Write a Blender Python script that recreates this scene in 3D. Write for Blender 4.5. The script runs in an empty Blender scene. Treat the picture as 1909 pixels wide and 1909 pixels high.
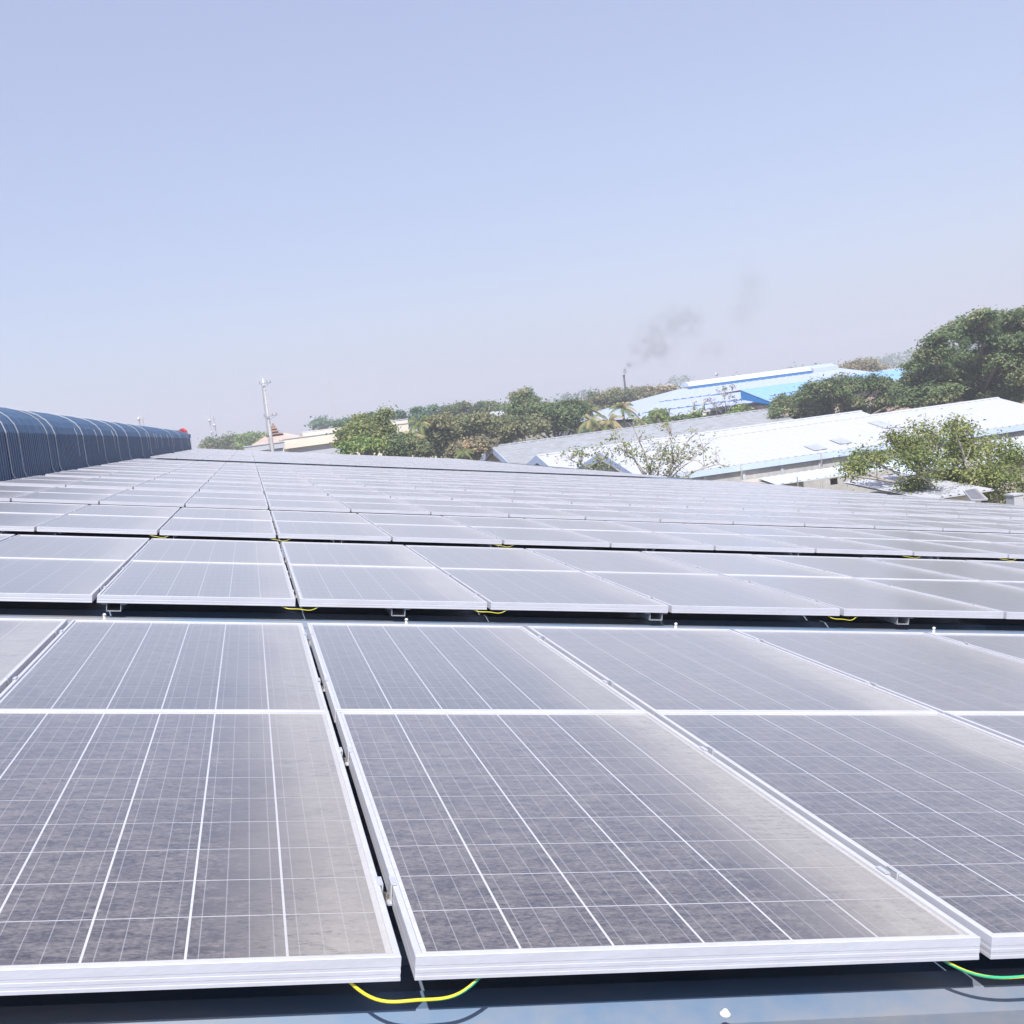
import bpy, math, random
import numpy as np
from mathutils import Matrix, Vector
random.seed(7); RNG = np.random.default_rng(11)
scene = bpy.context.scene
COL = scene.collection

# ------------------------------------------------------------------ camera
F_PX = 2079.84; PX0, PY0 = 800.0, 954.5
CAM = Vector((-0.14396, -1.70295, 0.84345))
RW = Matrix(((0.9787827, -0.1596387, -0.1284520),
             (-0.1400609, -0.0636856, -0.9880926),
             (0.1495572, 0.9851191, -0.0846935)))
cd = bpy.data.cameras.new('camera'); cam = bpy.data.objects.new('camera', cd); COL.objects.link(cam)
cd.sensor_fit = 'HORIZONTAL'; cd.sensor_width = 36; cd.lens = F_PX / 1909 * 36
cd.shift_x = (954.5 - PX0) / 1909; cd.clip_start = 0.05; cd.clip_end = 6000
m = Matrix((RW[0], -RW[1], -RW[2])).transposed().to_4x4(); m.translation = CAM
cam.matrix_world = m; scene.camera = cam

def at(x, y, Y):
    """world point on the line of sight of photo pixel (x, y) at world depth Y"""
    r = RW.transposed() @ Vector(((x - PX0) / F_PX, (y - PY0) / F_PX, 1.0))
    return CAM + r * ((Y - CAM.y) / r.y)
def project(p):
    q = RW @ (Vector(p) - CAM)
    return (PX0 + F_PX * q.x / q.z, PY0 + F_PX * q.y / q.z, q.z)

# roof frame: u across the roof (down slope to the right), v along the building, h normal to the roof
TILT = math.radians(9.8809)
MR = Matrix.Rotation(TILT, 4, 'Y')
def roofpt(u, v, h=0.0): return MR @ Vector((u, v, h))

# ------------------------------------------------------------------ light
sun_travel = (MR.to_3x3() @ Vector((0.45, 0.72, -1.0))).normalized()
to_sun = -sun_travel
elev = math.asin(to_sun.z); azim = math.atan2(to_sun.x, to_sun.y)     # clockwise from +Y
world = bpy.data.worlds.new('World'); scene.world = world; world.use_nodes = True
nt = world.node_tree; nt.nodes.clear()
wo = nt.nodes.new('ShaderNodeOutputWorld'); bg = nt.nodes.new('ShaderNodeBackground')
sky = nt.nodes.new('ShaderNodeTexSky'); sky.sky_type = 'NISHITA'; sky.sun_disc = False
sky.sun_elevation = elev; sky.sun_rotation = azim; sky.air_density = 1.0; sky.dust_density = 1.6; sky.ozone_density = 2.0
haze_mix = nt.nodes.new('ShaderNodeMix'); haze_mix.data_type = 'RGBA'
haze_mix.inputs['Factor'].default_value = 0.52
haze_mix.inputs['B'].default_value = (3.75, 4.0, 5.85, 1)               # milky veil of thin high haze over the whole sky
nt.links.new(sky.outputs[0], haze_mix.inputs['A'])
nt.links.new(haze_mix.outputs['Result'], bg.inputs['Color']); bg.inputs['Strength'].default_value = 0.10
nt.links.new(bg.outputs[0], wo.inputs[0])
sd = bpy.data.lights.new('sun', 'SUN'); so = bpy.data.objects.new('sun', sd); COL.objects.link(so)
sd.energy = 4.2; sd.angle = math.radians(0.6); sd.color = (1.0, 0.968, 0.925)
so.rotation_euler = sun_travel.to_track_quat('-Z', 'Y').to_euler(); so.location = (0, 0, 60)
vs = scene.view_settings; vs.view_transform = 'Standard'; vs.look = 'None'; vs.gamma = 1.0
vs.exposure = 0.66; vs.use_curve_mapping = False

GROUND_Z = -10.0

# ------------------------------------------------------------------ material helpers
def new_mat(name):
    mt = bpy.data.materials.new(name); mt.use_nodes = True
    t = mt.node_tree; b = t.nodes['Principled BSDF']
    return mt, t, b
def math_n(t, op, a, b=None, c=None, clamp=False):
    n = t.nodes.new('ShaderNodeMath'); n.operation = op; n.use_clamp = clamp
    for i, v in enumerate((a, b, c)):
        if v is None: continue
        if isinstance(v, (int, float)): n.inputs[i].default_value = v
        else: t.links.new(v, n.inputs[i])
    return n.outputs[0]
def mix_n(t, fac, a, b):
    n = t.nodes.new('ShaderNodeMix'); n.data_type = 'RGBA'
    for key, v in (('Factor', fac), ('A', a), ('B', b)):
        s = n.inputs[key]
        if isinstance(v, (int, float)): s.default_value = v
        elif isinstance(v, tuple): s.default_value = (v[0], v[1], v[2], 1)
        else: t.links.new(v, s)
    return n.outputs['Result']
def noise_n(t, vec, scale, detail=3, rough=0.5):
    n = t.nodes.new('ShaderNodeTexNoise'); n.inputs['Scale'].default_value = scale
    n.inputs['Detail'].default_value = detail; n.inputs['Roughness'].default_value = rough
    if vec is not None: t.links.new(vec, n.inputs['Vector'])
    return n.outputs['Fac']
def maprange(t, v, a, b, c=0.0, d=1.0):
    n = t.nodes.new('ShaderNodeMapRange'); n.clamp = True; t.links.new(v, n.inputs['Value'])
    for k, x in zip(('From Min', 'From Max', 'To Min', 'To Max'), (a, b, c, d)): n.inputs[k].default_value = x
    return n.outputs[0]
def scaled(t, vec, s):
    n = t.nodes.new('ShaderNodeMapping'); n.inputs['Scale'].default_value = s; t.links.new(vec, n.inputs['Vector'])
    return n.outputs[0]
def geo_pos(t): return t.nodes.new('ShaderNodeNewGeometry').outputs['Position']

def plain(name, col, rough=0.6, metal=0.0, var=0.12, scale=3.0, col2=None, bump=0.0, stretch=(1, 1, 1), spec=0.5):
    """a weathered surface: base colour varied by two scales of noise in world space"""
    mt, t, b = new_mat(name)
    p = scaled(t, geo_pos(t), stretch)
    n1 = noise_n(t, p, scale, 4); n2 = noise_n(t, p, scale * 9, 3)
    f = math_n(t, 'ADD', math_n(t, 'MULTIPLY', n1, 0.65), math_n(t, 'MULTIPLY', n2, 0.35))
    f = maprange(t, f, 0.35, 0.65)
    c2 = col2 if col2 else tuple(max(0, c * (1 - 2.2 * var)) for c in col)
    t.links.new(mix_n(t, f, c2, col), b.inputs['Base Color'])
    b.inputs['Metallic'].default_value = metal
    t.links.new(maprange(t, n1, 0.3, 0.7, min(1, rough + .08), max(0, rough - .08)), b.inputs['Roughness'])
    b.inputs['Specular IOR Level'].default_value = spec
    if bump > 0:
        bn = t.nodes.new('ShaderNodeBump'); bn.inputs['Strength'].default_value = bump; bn.inputs['Distance'].default_value = 0.02
        t.links.new(n2, bn.inputs['Height']); t.links.new(bn.outputs[0], b.inputs['Normal'])
    return mt

PAN_W, PAN_L = 0.990, 1.634
COLP, ROWP, HALF = 1.012, 4.051, 1.638
CELLP, CELLX0, CELLY0 = 0.1585, 0.0195, 0.0245       # cell pitch; first cell's corner

def pv_material(name, is_cell):
    """cells or white back sheet seen under dusty glass; UV = metres on the module"""
    mt, t, b = new_mat(name)
    uvn = t.nodes.new('ShaderNodeUVMap'); sep = t.nodes.new('ShaderNodeSeparateXYZ'); t.links.new(uvn.outputs[0], sep.inputs[0])
    x, y = sep.outputs[0], sep.outputs[1]
    pos = geo_pos(t)
    streak = noise_n(t, scaled(t, pos, (9, 32, 9)), 1.5, 8, 0.68)          # wavy marks running across the module
    fine = noise_n(t, scaled(t, pos, (90, 190, 90)), 1.0, 3, 0.6)
    patch = noise_n(t, pos, 1.15, 4, 0.55)
    big = noise_n(t, pos, 0.45, 2, 0.5)
    oi = t.nodes.new('ShaderNodeObjectInfo'); cs_ = t.nodes.new('ShaderNodeSeparateColor'); t.links.new(oi.outputs['Color'], cs_.inputs[0]); tone = cs_.outputs[0]   # each module soils differently
    # thick silt along the low (right) edge, its width wandering
    edge = math_n(t, 'ADD', x, math_n(t, 'MULTIPLY', math_n(t, 'SUBTRACT', patch, 0.5), 0.34))
    silt = maprange(t, edge, 0.64, 0.88)
    silt = math_n(t, 'MULTIPLY', silt, math_n(t, 'ADD', math_n(t, 'MULTIPLY', tone, 0.42), math_n(t, 'MULTIPLY', big, 1.15)))
    rim = maprange(t, x, 0.945, 0.975)
    rimy = maprange(t, y, 0.035, 0.012)
    silt = math_n(t, 'MAXIMUM', silt, math_n(t, 'MULTIPLY', math_n(t, 'MAXIMUM', rim, rimy), 0.75))
    film = maprange(t, streak, 0.40, 0.60, 0.03, 0.27)
    film = math_n(t, 'ADD', film, math_n(t, 'MULTIPLY', math_n(t, 'SUBTRACT', patch, 0.46), 0.42))
    film = math_n(t, 'ADD', film, math_n(t, 'MULTIPLY', math_n(t, 'SUBTRACT', fine, 0.5), 1.15))
    ridge = noise_n(t, scaled(t, pos, (10, 42, 10)), 1.3, 4, 0.55)                       # thin dried-up run marks
    crack = maprange(t, math_n(t, 'ABSOLUTE', math_n(t, 'SUBTRACT', ridge, 0.5)), 0.0, 0.020, 1.0, 0.0)
    crack = math_n(t, 'MULTIPLY', crack, maprange(t, streak, 0.62, 0.42))
    crack = math_n(t, 'MULTIPLY', crack, maprange(t, noise_n(t, pos, 3.5, 2), 0.42, 0.60))
    film = math_n(t, 'ADD', film, math_n(t, 'MULTIPLY', math_n(t, 'SUBTRACT', tone, 0.5), 0.16))
    dust = math_n(t, 'MAXIMUM', film, math_n(t, 'MULTIPLY', silt, math_n(t, 'ADD', 0.36, math_n(t, 'ADD', math_n(t, 'MULTIPLY', streak, 0.55), math_n(t, 'MULTIPLY', fine, 0.5)))), clamp=True)
    dust = math_n(t, 'MINIMUM', math_n(t, 'MULTIPLY', dust, math_n(t, 'SUBTRACT', 1.0, math_n(t, 'MULTIPLY', crack, 0.75))), 0.9)
    # pale sheen of the dusty glass at flat view angles, painted into the colour
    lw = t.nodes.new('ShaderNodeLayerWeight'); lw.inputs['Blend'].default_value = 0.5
    graze_sheen = math_n(t, 'MULTIPLY', math_n(t, 'POWER', lw.outputs['Facing'], 10.0), 0.70)
    if is_cell:
        cx = math_n(t, 'PINGPONG', math_n(t, 'SUBTRACT', x, CELLX0), CELLP / 8)   # four busbars per cell
        bus = maprange(t, cx, CELLP / 8 - 0.0013, CELLP / 8 - 0.0004)
        # pingpong peaks at odd multiples of pitch/8
        grain = noise_n(t, scaled(t, pos, (26, 26, 26)), 1.0, 5, 0.7)
        c0 = mix_n(t, maprange(t, grain, 0.35, 0.65), (0.022, 0.017, 0.022), (0.046, 0.035, 0.040))
        c0 = mix_n(t, math_n(t, 'MULTIPLY', bus, 0.34), c0, (0.62, 0.63, 0.68))
    else:
        c0 = mix_n(t, 0.0, (0.60, 0.61, 0.66), (0.60, 0.61, 0.66))
    dcol = mix_n(t, silt, (0.36, 0.32, 0.29), (0.39, 0.36, 0.31))
    col = mix_n(t, dust, c0, dcol)
    col = mix_n(t, math_n(t, 'MULTIPLY', crack, 0.45), col, (0.035, 0.028, 0.035))
    col = mix_n(t, graze_sheen, col, (0.60, 0.585, 0.60))
    # bird spots
    vor = t.nodes.new('ShaderNodeTexVoronoi'); vor.inputs['Scale'].default_value = 5.0; t.links.new(pos, vor.inputs['Vector'])
    spot = maprange(t, math_n(t, 'ADD', vor.outputs['Distance'], math_n(t, 'MULTIPLY', fine, 0.02)), 0.026, 0.018)
    sel = maprange(t, vor.outputs['Color'], 0.80, 0.82)
    col = mix_n(t, math_n(t, 'MULTIPLY', spot, sel), col, (0.8, 0.8, 0.78))
    t.links.new(col, b.inputs['Base Color'])
    t.links.new(maprange(t, dust, 0.1, 0.6, 0.30, 0.55), b.inputs['Roughness'])
    b.inputs['IOR'].default_value = 1.45
    b.inputs['Sheen Weight'].default_value = 0.62; b.inputs['Sheen Roughness'].default_value = 0.27
    b.inputs['Sheen Tint'].default_value = (1.0, 0.98, 0.98, 1)
    b.inputs['Coat Weight'].default_value = 0.9; b.inputs['Coat Roughness'].default_value = 0.16; b.inputs['Coat IOR'].default_value = 1.5
    bn = t.nodes.new('ShaderNodeBump'); bn.inputs['Strength'].default_value = 0.12; bn.inputs['Distance'].default_value = 0.004
    t.links.new(streak, bn.inputs['Height']); t.links.new(bn.outputs[0], b.inputs['Normal'])
    return mt
M = {}
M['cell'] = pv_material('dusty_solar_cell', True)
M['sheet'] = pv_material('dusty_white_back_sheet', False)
M['alu'] = plain('anodised_frame_aluminium', (0.60, 0.605, 0.655), 0.42, 0.2, 0.07, 5.0, stretch=(1, 1, 6))
M['clamp'] = plain('clamp_aluminium', (0.72, 0.73, 0.76), 0.38, 0.5, 0.1, 8.0)
M['rail'] = plain('galvanised_rail', (0.55, 0.57, 0.60), 0.45, 0.5, 0.12, 6.0)
M['bolt'] = plain('rusty_bolt_steel', (0.45, 0.40, 0.34), 0.6, 0.4, 0.2, 20.0)
M['screw'] = plain('white_sealant', (0.78, 0.79, 0.80), 0.6, 0, 0.06, 20.0)

def tube_material():
    mt, t, b = new_mat('yellow_green_earth_cable')
    uvn = t.nodes.new('ShaderNodeUVMap'); sep = t.nodes.new('ShaderNodeSeparateXYZ'); t.links.new(uvn.outputs[0], sep.inputs[0])
    oi = t.nodes.new('ShaderNodeObjectInfo'); cso = t.nodes.new('ShaderNodeSeparateColor'); t.links.new(oi.outputs['Color'], cso.inputs[0])   # each cable lies twisted differently
    v = math_n(t, 'FRACT', math_n(t, 'ADD', math_n(t, 'ADD', sep.outputs[0], cso.outputs[0]), math_n(t, 'MULTIPLY', sep.outputs[1], 2.4)))
    t.links.new(mix_n(t, math_n(t, 'GREATER_THAN', v, 0.66), (0.72, 0.62, 0.04), (0.05, 0.42, 0.20)), b.inputs['Base Color'])
    b.inputs['Roughness'].default_value = 0.35
    return mt
M['cable'] = tube_material()

def roof_metal(name, c_hi, c_dust, rough=0.35, dustamt=0.5):
    mt, t, b = new_mat(name)
    pos = geo_pos(t)
    n = noise_n(t, scaled(t, pos, (0.7, 3.0, 0.7)), 1.5, 5, 0.6)
    n2 = noise_n(t, pos, 22.0, 4, 0.6)
    f = maprange(t, math_n(t, 'ADD', math_n(t, 'MULTIPLY', n, 0.8), math_n(t, 'MULTIPLY', n2, 0.2)), 0.42, 0.62, 0.08, dustamt)
    t.links.new(mix_n(t, f, c_hi, c_dust), b.inputs['Base Color'])
    t.links.new(maprange(t, f, 0.1, 0.5, rough, 0.6), b.inputs['Roughness'])
    b.inputs['Metallic'].default_value = 0.1
    return mt
M['roofblue'] = roof_metal('dusty_blue_roof_sheet', (0.10, 0.17, 0.27), (0.22, 0.22, 0.235), 0.5, 0.95)
M['ventblue'] = roof_metal('dark_blue_vent_sheet', (0.024, 0.062, 0.145), (0.17, 0.26, 0.35), 0.44, 0.34)
M['strap'] = plain('galvanised_strap', (0.62, 0.64, 0.68), 0.4, 0.4, 0.1, 6.0)

# ------------------------------------------------------------------ mesh helpers
class MB:
    def __init__(s): s.v = []; s.f = []; s.uv = []; s.mi = []
    def add(s, verts, faces, uvs=None, mi=0):
        o = len(s.v); s.v += [tuple(p) for p in verts]
        for k, f in enumerate(faces):
            s.f.append(tuple(i + o for i in f)); s.mi.append(mi)
            s.uv.append(uvs[k] if uvs else [(0, 0)] * len(f))
        return s
    def box(s, a, b, mi=0):
        x0, y0, z0 = a; x1, y1, z1 = b
        v = [(x0, y0, z0), (x1, y0, z0), (x1, y1, z0), (x0, y1, z0), (x0, y0, z1), (x1, y0, z1), (x1, y1, z1), (x0, y1, z1)]
        return s.add(v, [(0, 3, 2, 1), (4, 5, 6, 7), (0, 1, 5, 4), (1, 2, 6, 5), (2, 3, 7, 6), (3, 0, 4, 7)], mi=mi)
    def quad(s, p, uv=None, mi=0): return s.add(p, [tuple(range(len(p)))], [uv] if uv else None, mi)
    def prism(s, poly, vec, mi=0):
        n = len(poly); vec = Vector(vec); a = [Vector(p) for p in poly]; b = [p + vec for p in a]
        fs = [tuple(range(n))[::-1], tuple(range(n, 2 * n))] + [(i, (i + 1) % n, n + (i + 1) % n, n + i) for i in range(n)]
        return s.add(a + b, fs, mi=mi)
    def tube(s, pts, rad, sides=8, mi=0, cap=True):
        pts = [Vector(p) for p in pts]; n = len(pts); rad = rad if isinstance(rad, (list, tuple)) else [rad] * n
        vs_, fs, uvs = [], [], []; L = 0; up0 = None
        for i, p in enumerate(pts):
            d = (pts[min(i + 1, n - 1)] - pts[max(i - 1, 0)]).normalized()
            if up0 is None: up0 = d.orthogonal().normalized()
            up0 = (up0 - d * up0.dot(d)); up0 = up0.normalized() if up0.length > 1e-6 else d.orthogonal().normalized()
            w = d.cross(up0)
            for k in range(sides):
                a = 2 * math.pi * k / sides; vs_.append(p + (up0 * math.cos(a) + w * math.sin(a)) * rad[i])
        for i in range(n - 1):
            L2 = L + (pts[i + 1] - pts[i]).length
            for k in range(sides):
                k2 = (k + 1) % sides
                fs.append((i * sides + k, i * sides + k2, (i + 1) * sides + k2, (i + 1) * sides + k))
                uvs.append([(k / sides, L), ((k + 1) / sides, L), ((k + 1) / sides, L2), (k / sides, L2)])
            L = L2
        if cap:
            fs.append(tuple(range(sides))[::-1]); uvs.append([(0, 0)] * sides)
            fs.append(tuple((n - 1) * sides + k for k in range(sides))); uvs.append([(0, 0)] * sides)
        return s.add(vs_, fs, uvs, mi)
    def bar(s, a, b, w, h=None, mi=0):
        a, b = Vector(a), Vector(b); h = h or w; d = (b - a).normalized()
        x = d.cross(Vector((0, 0, 1))); x = x.normalized() if x.length > 1e-4 else Vector((1, 0, 0)); z = x.cross(d)
        q = [a + x * (sx * w / 2) + z * (sz * h / 2) for sx, sz in ((-1, -1), (1, -1), (1, 1), (-1, 1))]
        return s.prism(q, b - a, mi)
    def mesh(s, name, mats, smooth=False):
        me = bpy.data.meshes.new(name); me.from_pydata(s.v, [], s.f)
        ul = me.uv_layers.new(name='UVMap')
        fl = [c for f in s.uv for p in f for c in p]; ul.data.foreach_set('uv', fl)
        for mt in (mats if isinstance(mats, (list, tuple)) else [mats]): me.materials.append(mt)
        if any(s.mi): me.polygons.foreach_set('material_index', s.mi)
        if smooth: me.polygons.foreach_set('use_smooth', [True] * len(s.f))
        me.update(); return me
def tag(o, label=None, cat=None, group=None, kind=None):
    for k, v in (('label', label), ('category', cat), ('group', group), ('kind', kind)):
        if v: o[k] = v
    return o
def obj(name, me, parent=None, loc=None):
    o = bpy.data.objects.new(name, me); COL.objects.link(o)
    if parent: o.parent = parent
    if loc is not None: o.location = loc
    return o
def part(name, mb, mats, parent=None, smooth=False, loc=None): return obj(name, mb.mesh(name, mats, smooth), parent, loc)
def thing(name, label, cat, loc=(0, 0, 0), group=None, rot=None):
    o = bpy.data.objects.new(name, None); COL.objects.link(o); o.location = loc; o.empty_display_size = 0.2
    if rot is not None: o.rotation_euler = rot
    return tag(o, label, cat, group)

# ------------------------------------------------------------------ ground
mt, t, b = new_mat('dry_earth_and_scrub')
pos = geo_pos(t)
c = mix_n(t, maprange(t, noise_n(t, pos, 0.06, 5), 0.4, 0.6), (0.10, 0.11, 0.05), (0.26, 0.22, 0.15))
c = mix_n(t, maprange(t, noise_n(t, pos, 0.8, 5), 0.35, 0.7), c, (0.16, 0.15, 0.09))
t.links.new(c, b.inputs['Base Color']); b.inputs['Roughness'].default_value = 0.95
g = MB(); g.quad([(-1380, -280, GROUND_Z), (1380, -280, GROUND_Z), (1380, 2480, GROUND_Z), (-1380, 2480, GROUND_Z)])
tag(part('ground', g, mt), kind='structure')

# ------------------------------------------------------------------ our own building
V0, V1 = -3.6, 90.0
UL, UR = -6.15, 18.62
H_ROOF = -0.150                                      # pans of the roof sheet below the modules' top
bld = thing('factory_building', 'long factory hall whose shallow blue metal roof carries all the solar panels', 'factory')
def ribbed(u0, u1, v0, v1, h, mat, rib=0.25, rh=0.032, M4=MR, mirror=False):
    mb = MB(); prof = []; v = v0
    while v < v1:
        prof += [(v, 0), (v + rib * .52, 0), (v + rib * .64, rh), (v + rib * .88, rh)]; v += rib
    prof.append((v, 0)); vs_ = []
    for (vv, hh) in prof: vs_ += [M4 @ Vector((u0, vv, h + hh)), M4 @ Vector((u1, vv, h + hh))]
    mb.add(vs_, [(2 * i, 2 * i + 1, 2 * i + 3, 2 * i + 2) for i in range(len(prof) - 1)])
    return mb
part('roof_sheet', ribbed(UL, UR, V0, V1, H_ROOF, None), M['roofblue'], bld)
MR2 = Matrix.Translation(roofpt(UL, 0, 0)) @ Matrix.Rotation(-TILT, 4, 'Y')
part('roof_sheet', ribbed(-24.6, -0.003, V0, V1, H_ROOF, None, M4=MR2), M['roofblue'], bld)
M['wallgrey'] = plain('painted_wall_panel', (0.52, 0.55, 0.57), 0.7, 0, 0.1, 0.6)
M['gutter'] = plain('grey_steel_gutter', (0.36, 0.38, 0.42), 0.45, 0.3, 0.12, 2.0)
er = roofpt(UR, 0, H_ROOF); el = MR2 @ Vector((-24.6, 0, H_ROOF)); rdg = roofpt(UL, 0, H_ROOF)
mb = MB(); mb.prism([(er.x + .005, V0, er.z - .16), (er.x + .16, V0, er.z - .16), (er.x + .16, V0, er.z + .045), (er.x + .145, V0, er.z + .045), (er.x + .145, V0, er.z - .145), (er.x + .005, V0, er.z - .145)], (0, V1 - V0, 0))
part('gutter', mb, M['gutter'], bld)
mb = MB(); yw0, yw1 = V0 + .3, V1 - .3; zb = GROUND_Z + .01
mb.prism([(el.x + .3, yw0, zb), (er.x - .3, yw0, zb), (er.x - .3, yw0, er.z - .08), (rdg.x, yw0, rdg.z - .12), (el.x + .3, yw0, el.z - .08)], (0, yw1 - yw0, 0))
part('wall', mb, M['wallgrey'], bld)

# ------------------------------------------------------------------ ridge vent
vent = thing('ridge_vent', 'long dark blue curved ridge vent running along the left edge of the panels', 'roof vent')
half = [(-4.46, 0.42), (-4.46, 1.55), (-4.50, 1.70), (-4.60, 1.85), (-4.76, 1.98), (-4.97, 2.09), (-5.22, 2.18), (-5.50, 2.24), (-5.80, 2.275), (-6.10, 2.285)]
prof = half + [(-12.2 - x, z) for x, z in half[:-1]][::-1]
prof3 = []
for i in range(len(prof)):
    a = Vector(prof[max(i - 1, 0)]); b_ = Vector(prof[min(i + 1, len(prof) - 1)]); d = (b_ - a).normalized()
    prof3.append((prof[i], (d.y, -d.x)))
VY0, VY1 = -3.0, 84.6
mb = MB(); vs_, fs = [], []; y = VY0; rows_ = []
while y < VY1 - 0.001:
    for dy, hh in ((0, 0), (.09, 0), (.12, .030), (.17, .030)): rows_.append((y + dy, hh))
    y += .20
for (yy, hh) in rows_:
    for (p, nrm) in prof3: vs_.append((p[0] - nrm[0] * -hh, yy, p[1] + nrm[1] * -hh * -1))
n = len(prof3)
for i in range(len(rows_) - 1):
    for k in range(n - 1): fs.append((i * n + k, (i + 1) * n + k, (i + 1) * n + k + 1, i * n + k + 1))
mb.add(vs_, fs); part('vent_sheet', mb, M['ventblue'], vent)
mb = MB(); ye = rows_[-1][0]
mb.prism([(x, ye + .003, z) for x, z in prof], (0, .06, 0)); part('end_panel', mb, M['ventblue'], vent)
mb = MB(); mb.box((-4.52, VY0, .36), (-4.20, ye, .62)); part('base_flashing', mb, M['ventblue'], vent)
# straps over the vent: the photo's feet at these x pixels, on the wall plane x = -4.42
def strap_Y(px):
    best = None
    for k in range(60, 860):
        Y = k / 10; q = project((-4.42, Y, 0.8))
        if best is None or abs(q[0] - px) < best[0]: best = (abs(q[0] - px), Y)
    return best[1]
strap_px = [(24, 0.012, 1), (46, 0.009, 1), (98, 0.008, 1), (112, 0.013, 1), (152, .008, 0), (162, .014, 1), (187, .009, 0), (198, .013, 1),
            (218, .010, 0), (225, .012, 1), (243, .014, 1), (267, .012, 1), (279, .010, 0), (283, .013, 1), (293, .010, 0), (297, .01, 0), (305, .012, 0), (317, .012, 0),
            (324, .012, 1), (327, .010, 0), (340, .012, 1), (352, .01, 0), (361, .012, 0)]
for px, r, full in strap_px:
    Y = strap_Y(px) ; off = .035
    pts = [(-4.34, Y, .68), (-4.39, Y, .70), (-4.46 + off, Y, .80)] if full else [(-4.46 + off, Y, 1.0)]
    k1 = 8 if full else 3
    for (p, nrm) in prof3[1:k1]: pts.append((p[0] + nrm[0] * off * 1.0 if False else p[0] + off * max(0, 1 - (prof3.index((p, nrm)) - 1) / 7), Y, p[1] + off * min(1, (prof3.index((p, nrm)) - 1) / 4 + .2)))
    mb = MB(); mb.tube(pts, r * 1.05, 6); part('strap', mb, M['strap'], vent)

# ------------------------------------------------------------------ solar modules
def frame_mesh(detail):
    if detail: prof = [(0, -.040), (0, -.0345), (.0004, -.0335), (.0004, -.029), (0, -.028), (0, -.0225), (.0004, -.0215), (.0004, -.017), (0, -.016), (0, -.0010), (.0010, 0), (.0105, 0), (.0115, -.0010), (.0115, -.0055), (.002, -.0055), (.002, -.0385), (.028, -.0385), (.028, -.040)]
    else: prof = [(0, -.040), (0, 0), (.0115, 0), (.0115, -.0055)]
    mb = MB(); n = len(prof); vs_ = []
    for cx, cy, sx, sy in ((0, 0, 1, 1), (PAN_W, 0, -1, 1), (PAN_W, PAN_L, -1, -1), (0, PAN_L, 1, -1)):
        for d, z in prof: vs_.append((cx + sx * d, cy + sy * d, z))
    fs = []
    for c_ in range(4):
        c2 = (c_ + 1) % 4
        for k in range(n if detail else n - 1):
            k2 = (k + 1) % n; fs.append((c_ * n + k, c2 * n + k, c2 * n + k2, c_ * n + k2))
    mb.add(vs_, fs); return mb
def uvq(x0, y0, x1, y1, z): return [(x0, y0, z), (x1, y0, z), (x1, y1, z), (x0, y1, z)], [(x0, y0), (x1, y0), (x1, y1), (x0, y1)]
def add_cells(mb, cols, rows, mi=0, z=-.0055):
    for i in cols:
        for j in rows:
            x0 = CELLX0 + i * CELLP + .0022; y0 = CELLY0 + j * CELLP + .0016
            mb.quad(*uvq(x0, y0, x0 + CELLP - .0044, y0 + CELLP - .0032, z), mi=mi)
    return mb
ME_FRAME = frame_mesh(True).mesh('frame', M['alu']); ME_FRAME_LO = frame_mesh(False).mesh('frame', M['alu'])
mb = MB(); mb.quad(*uvq(.0095, .0095, PAN_W - .0095, PAN_L - .0095, -.0058))
mb.quad([(.02, .02, -.0075), (.02, PAN_L - .02, -.0075), (PAN_W - .02, PAN_L - .02, -.0075), (PAN_W - .02, .02, -.0075)])
ME_SHEET = mb.mesh('back_sheet', M['sheet'])
ME_CELLS = [add_cells(MB(), [i], [j]).mesh('cell', M['cell']) for i in range(6) for j in range(10)]
ME_STRINGS = [add_cells(MB(), [i], range(10)).mesh('cell_string', M['cell']) for i in range(6)]
ME_GRID = add_cells(MB(), range(6), range(10)).mesh('cell_grid', M['cell'])
# mid clamp: two hooks over the frames, a web in the gap and a bolt
mb = MB(); g_ = COLP - PAN_W
mb.box((-g_ + .001, -.025, -.034), (-.001, .025, -.031)); mb.box((-g_ + .001, -.018, -.031), (-g_ + .004, .018, .002)); mb.box((-.004, -.018, -.031), (-.001, .018, .002))
mb.box((-g_ - .006, -.018, .0012), (-g_ + .004, .018, .0040)); mb.box((-.004, -.018, .0012), (.006, .018, .0040))
ME_CLAMP = mb.mesh('clamp', M['clamp'])
mb = MB(); mb.tube([(-g_ / 2, 0, -.031), (-g_ / 2, 0, -.020)], .0065, 6); mb.tube([(-g_ / 2, 0, -.07), (-g_ / 2, 0, -.034)], .005, 6)
ME_BOLT = mb.mesh('bolt', M['bolt'])

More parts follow.
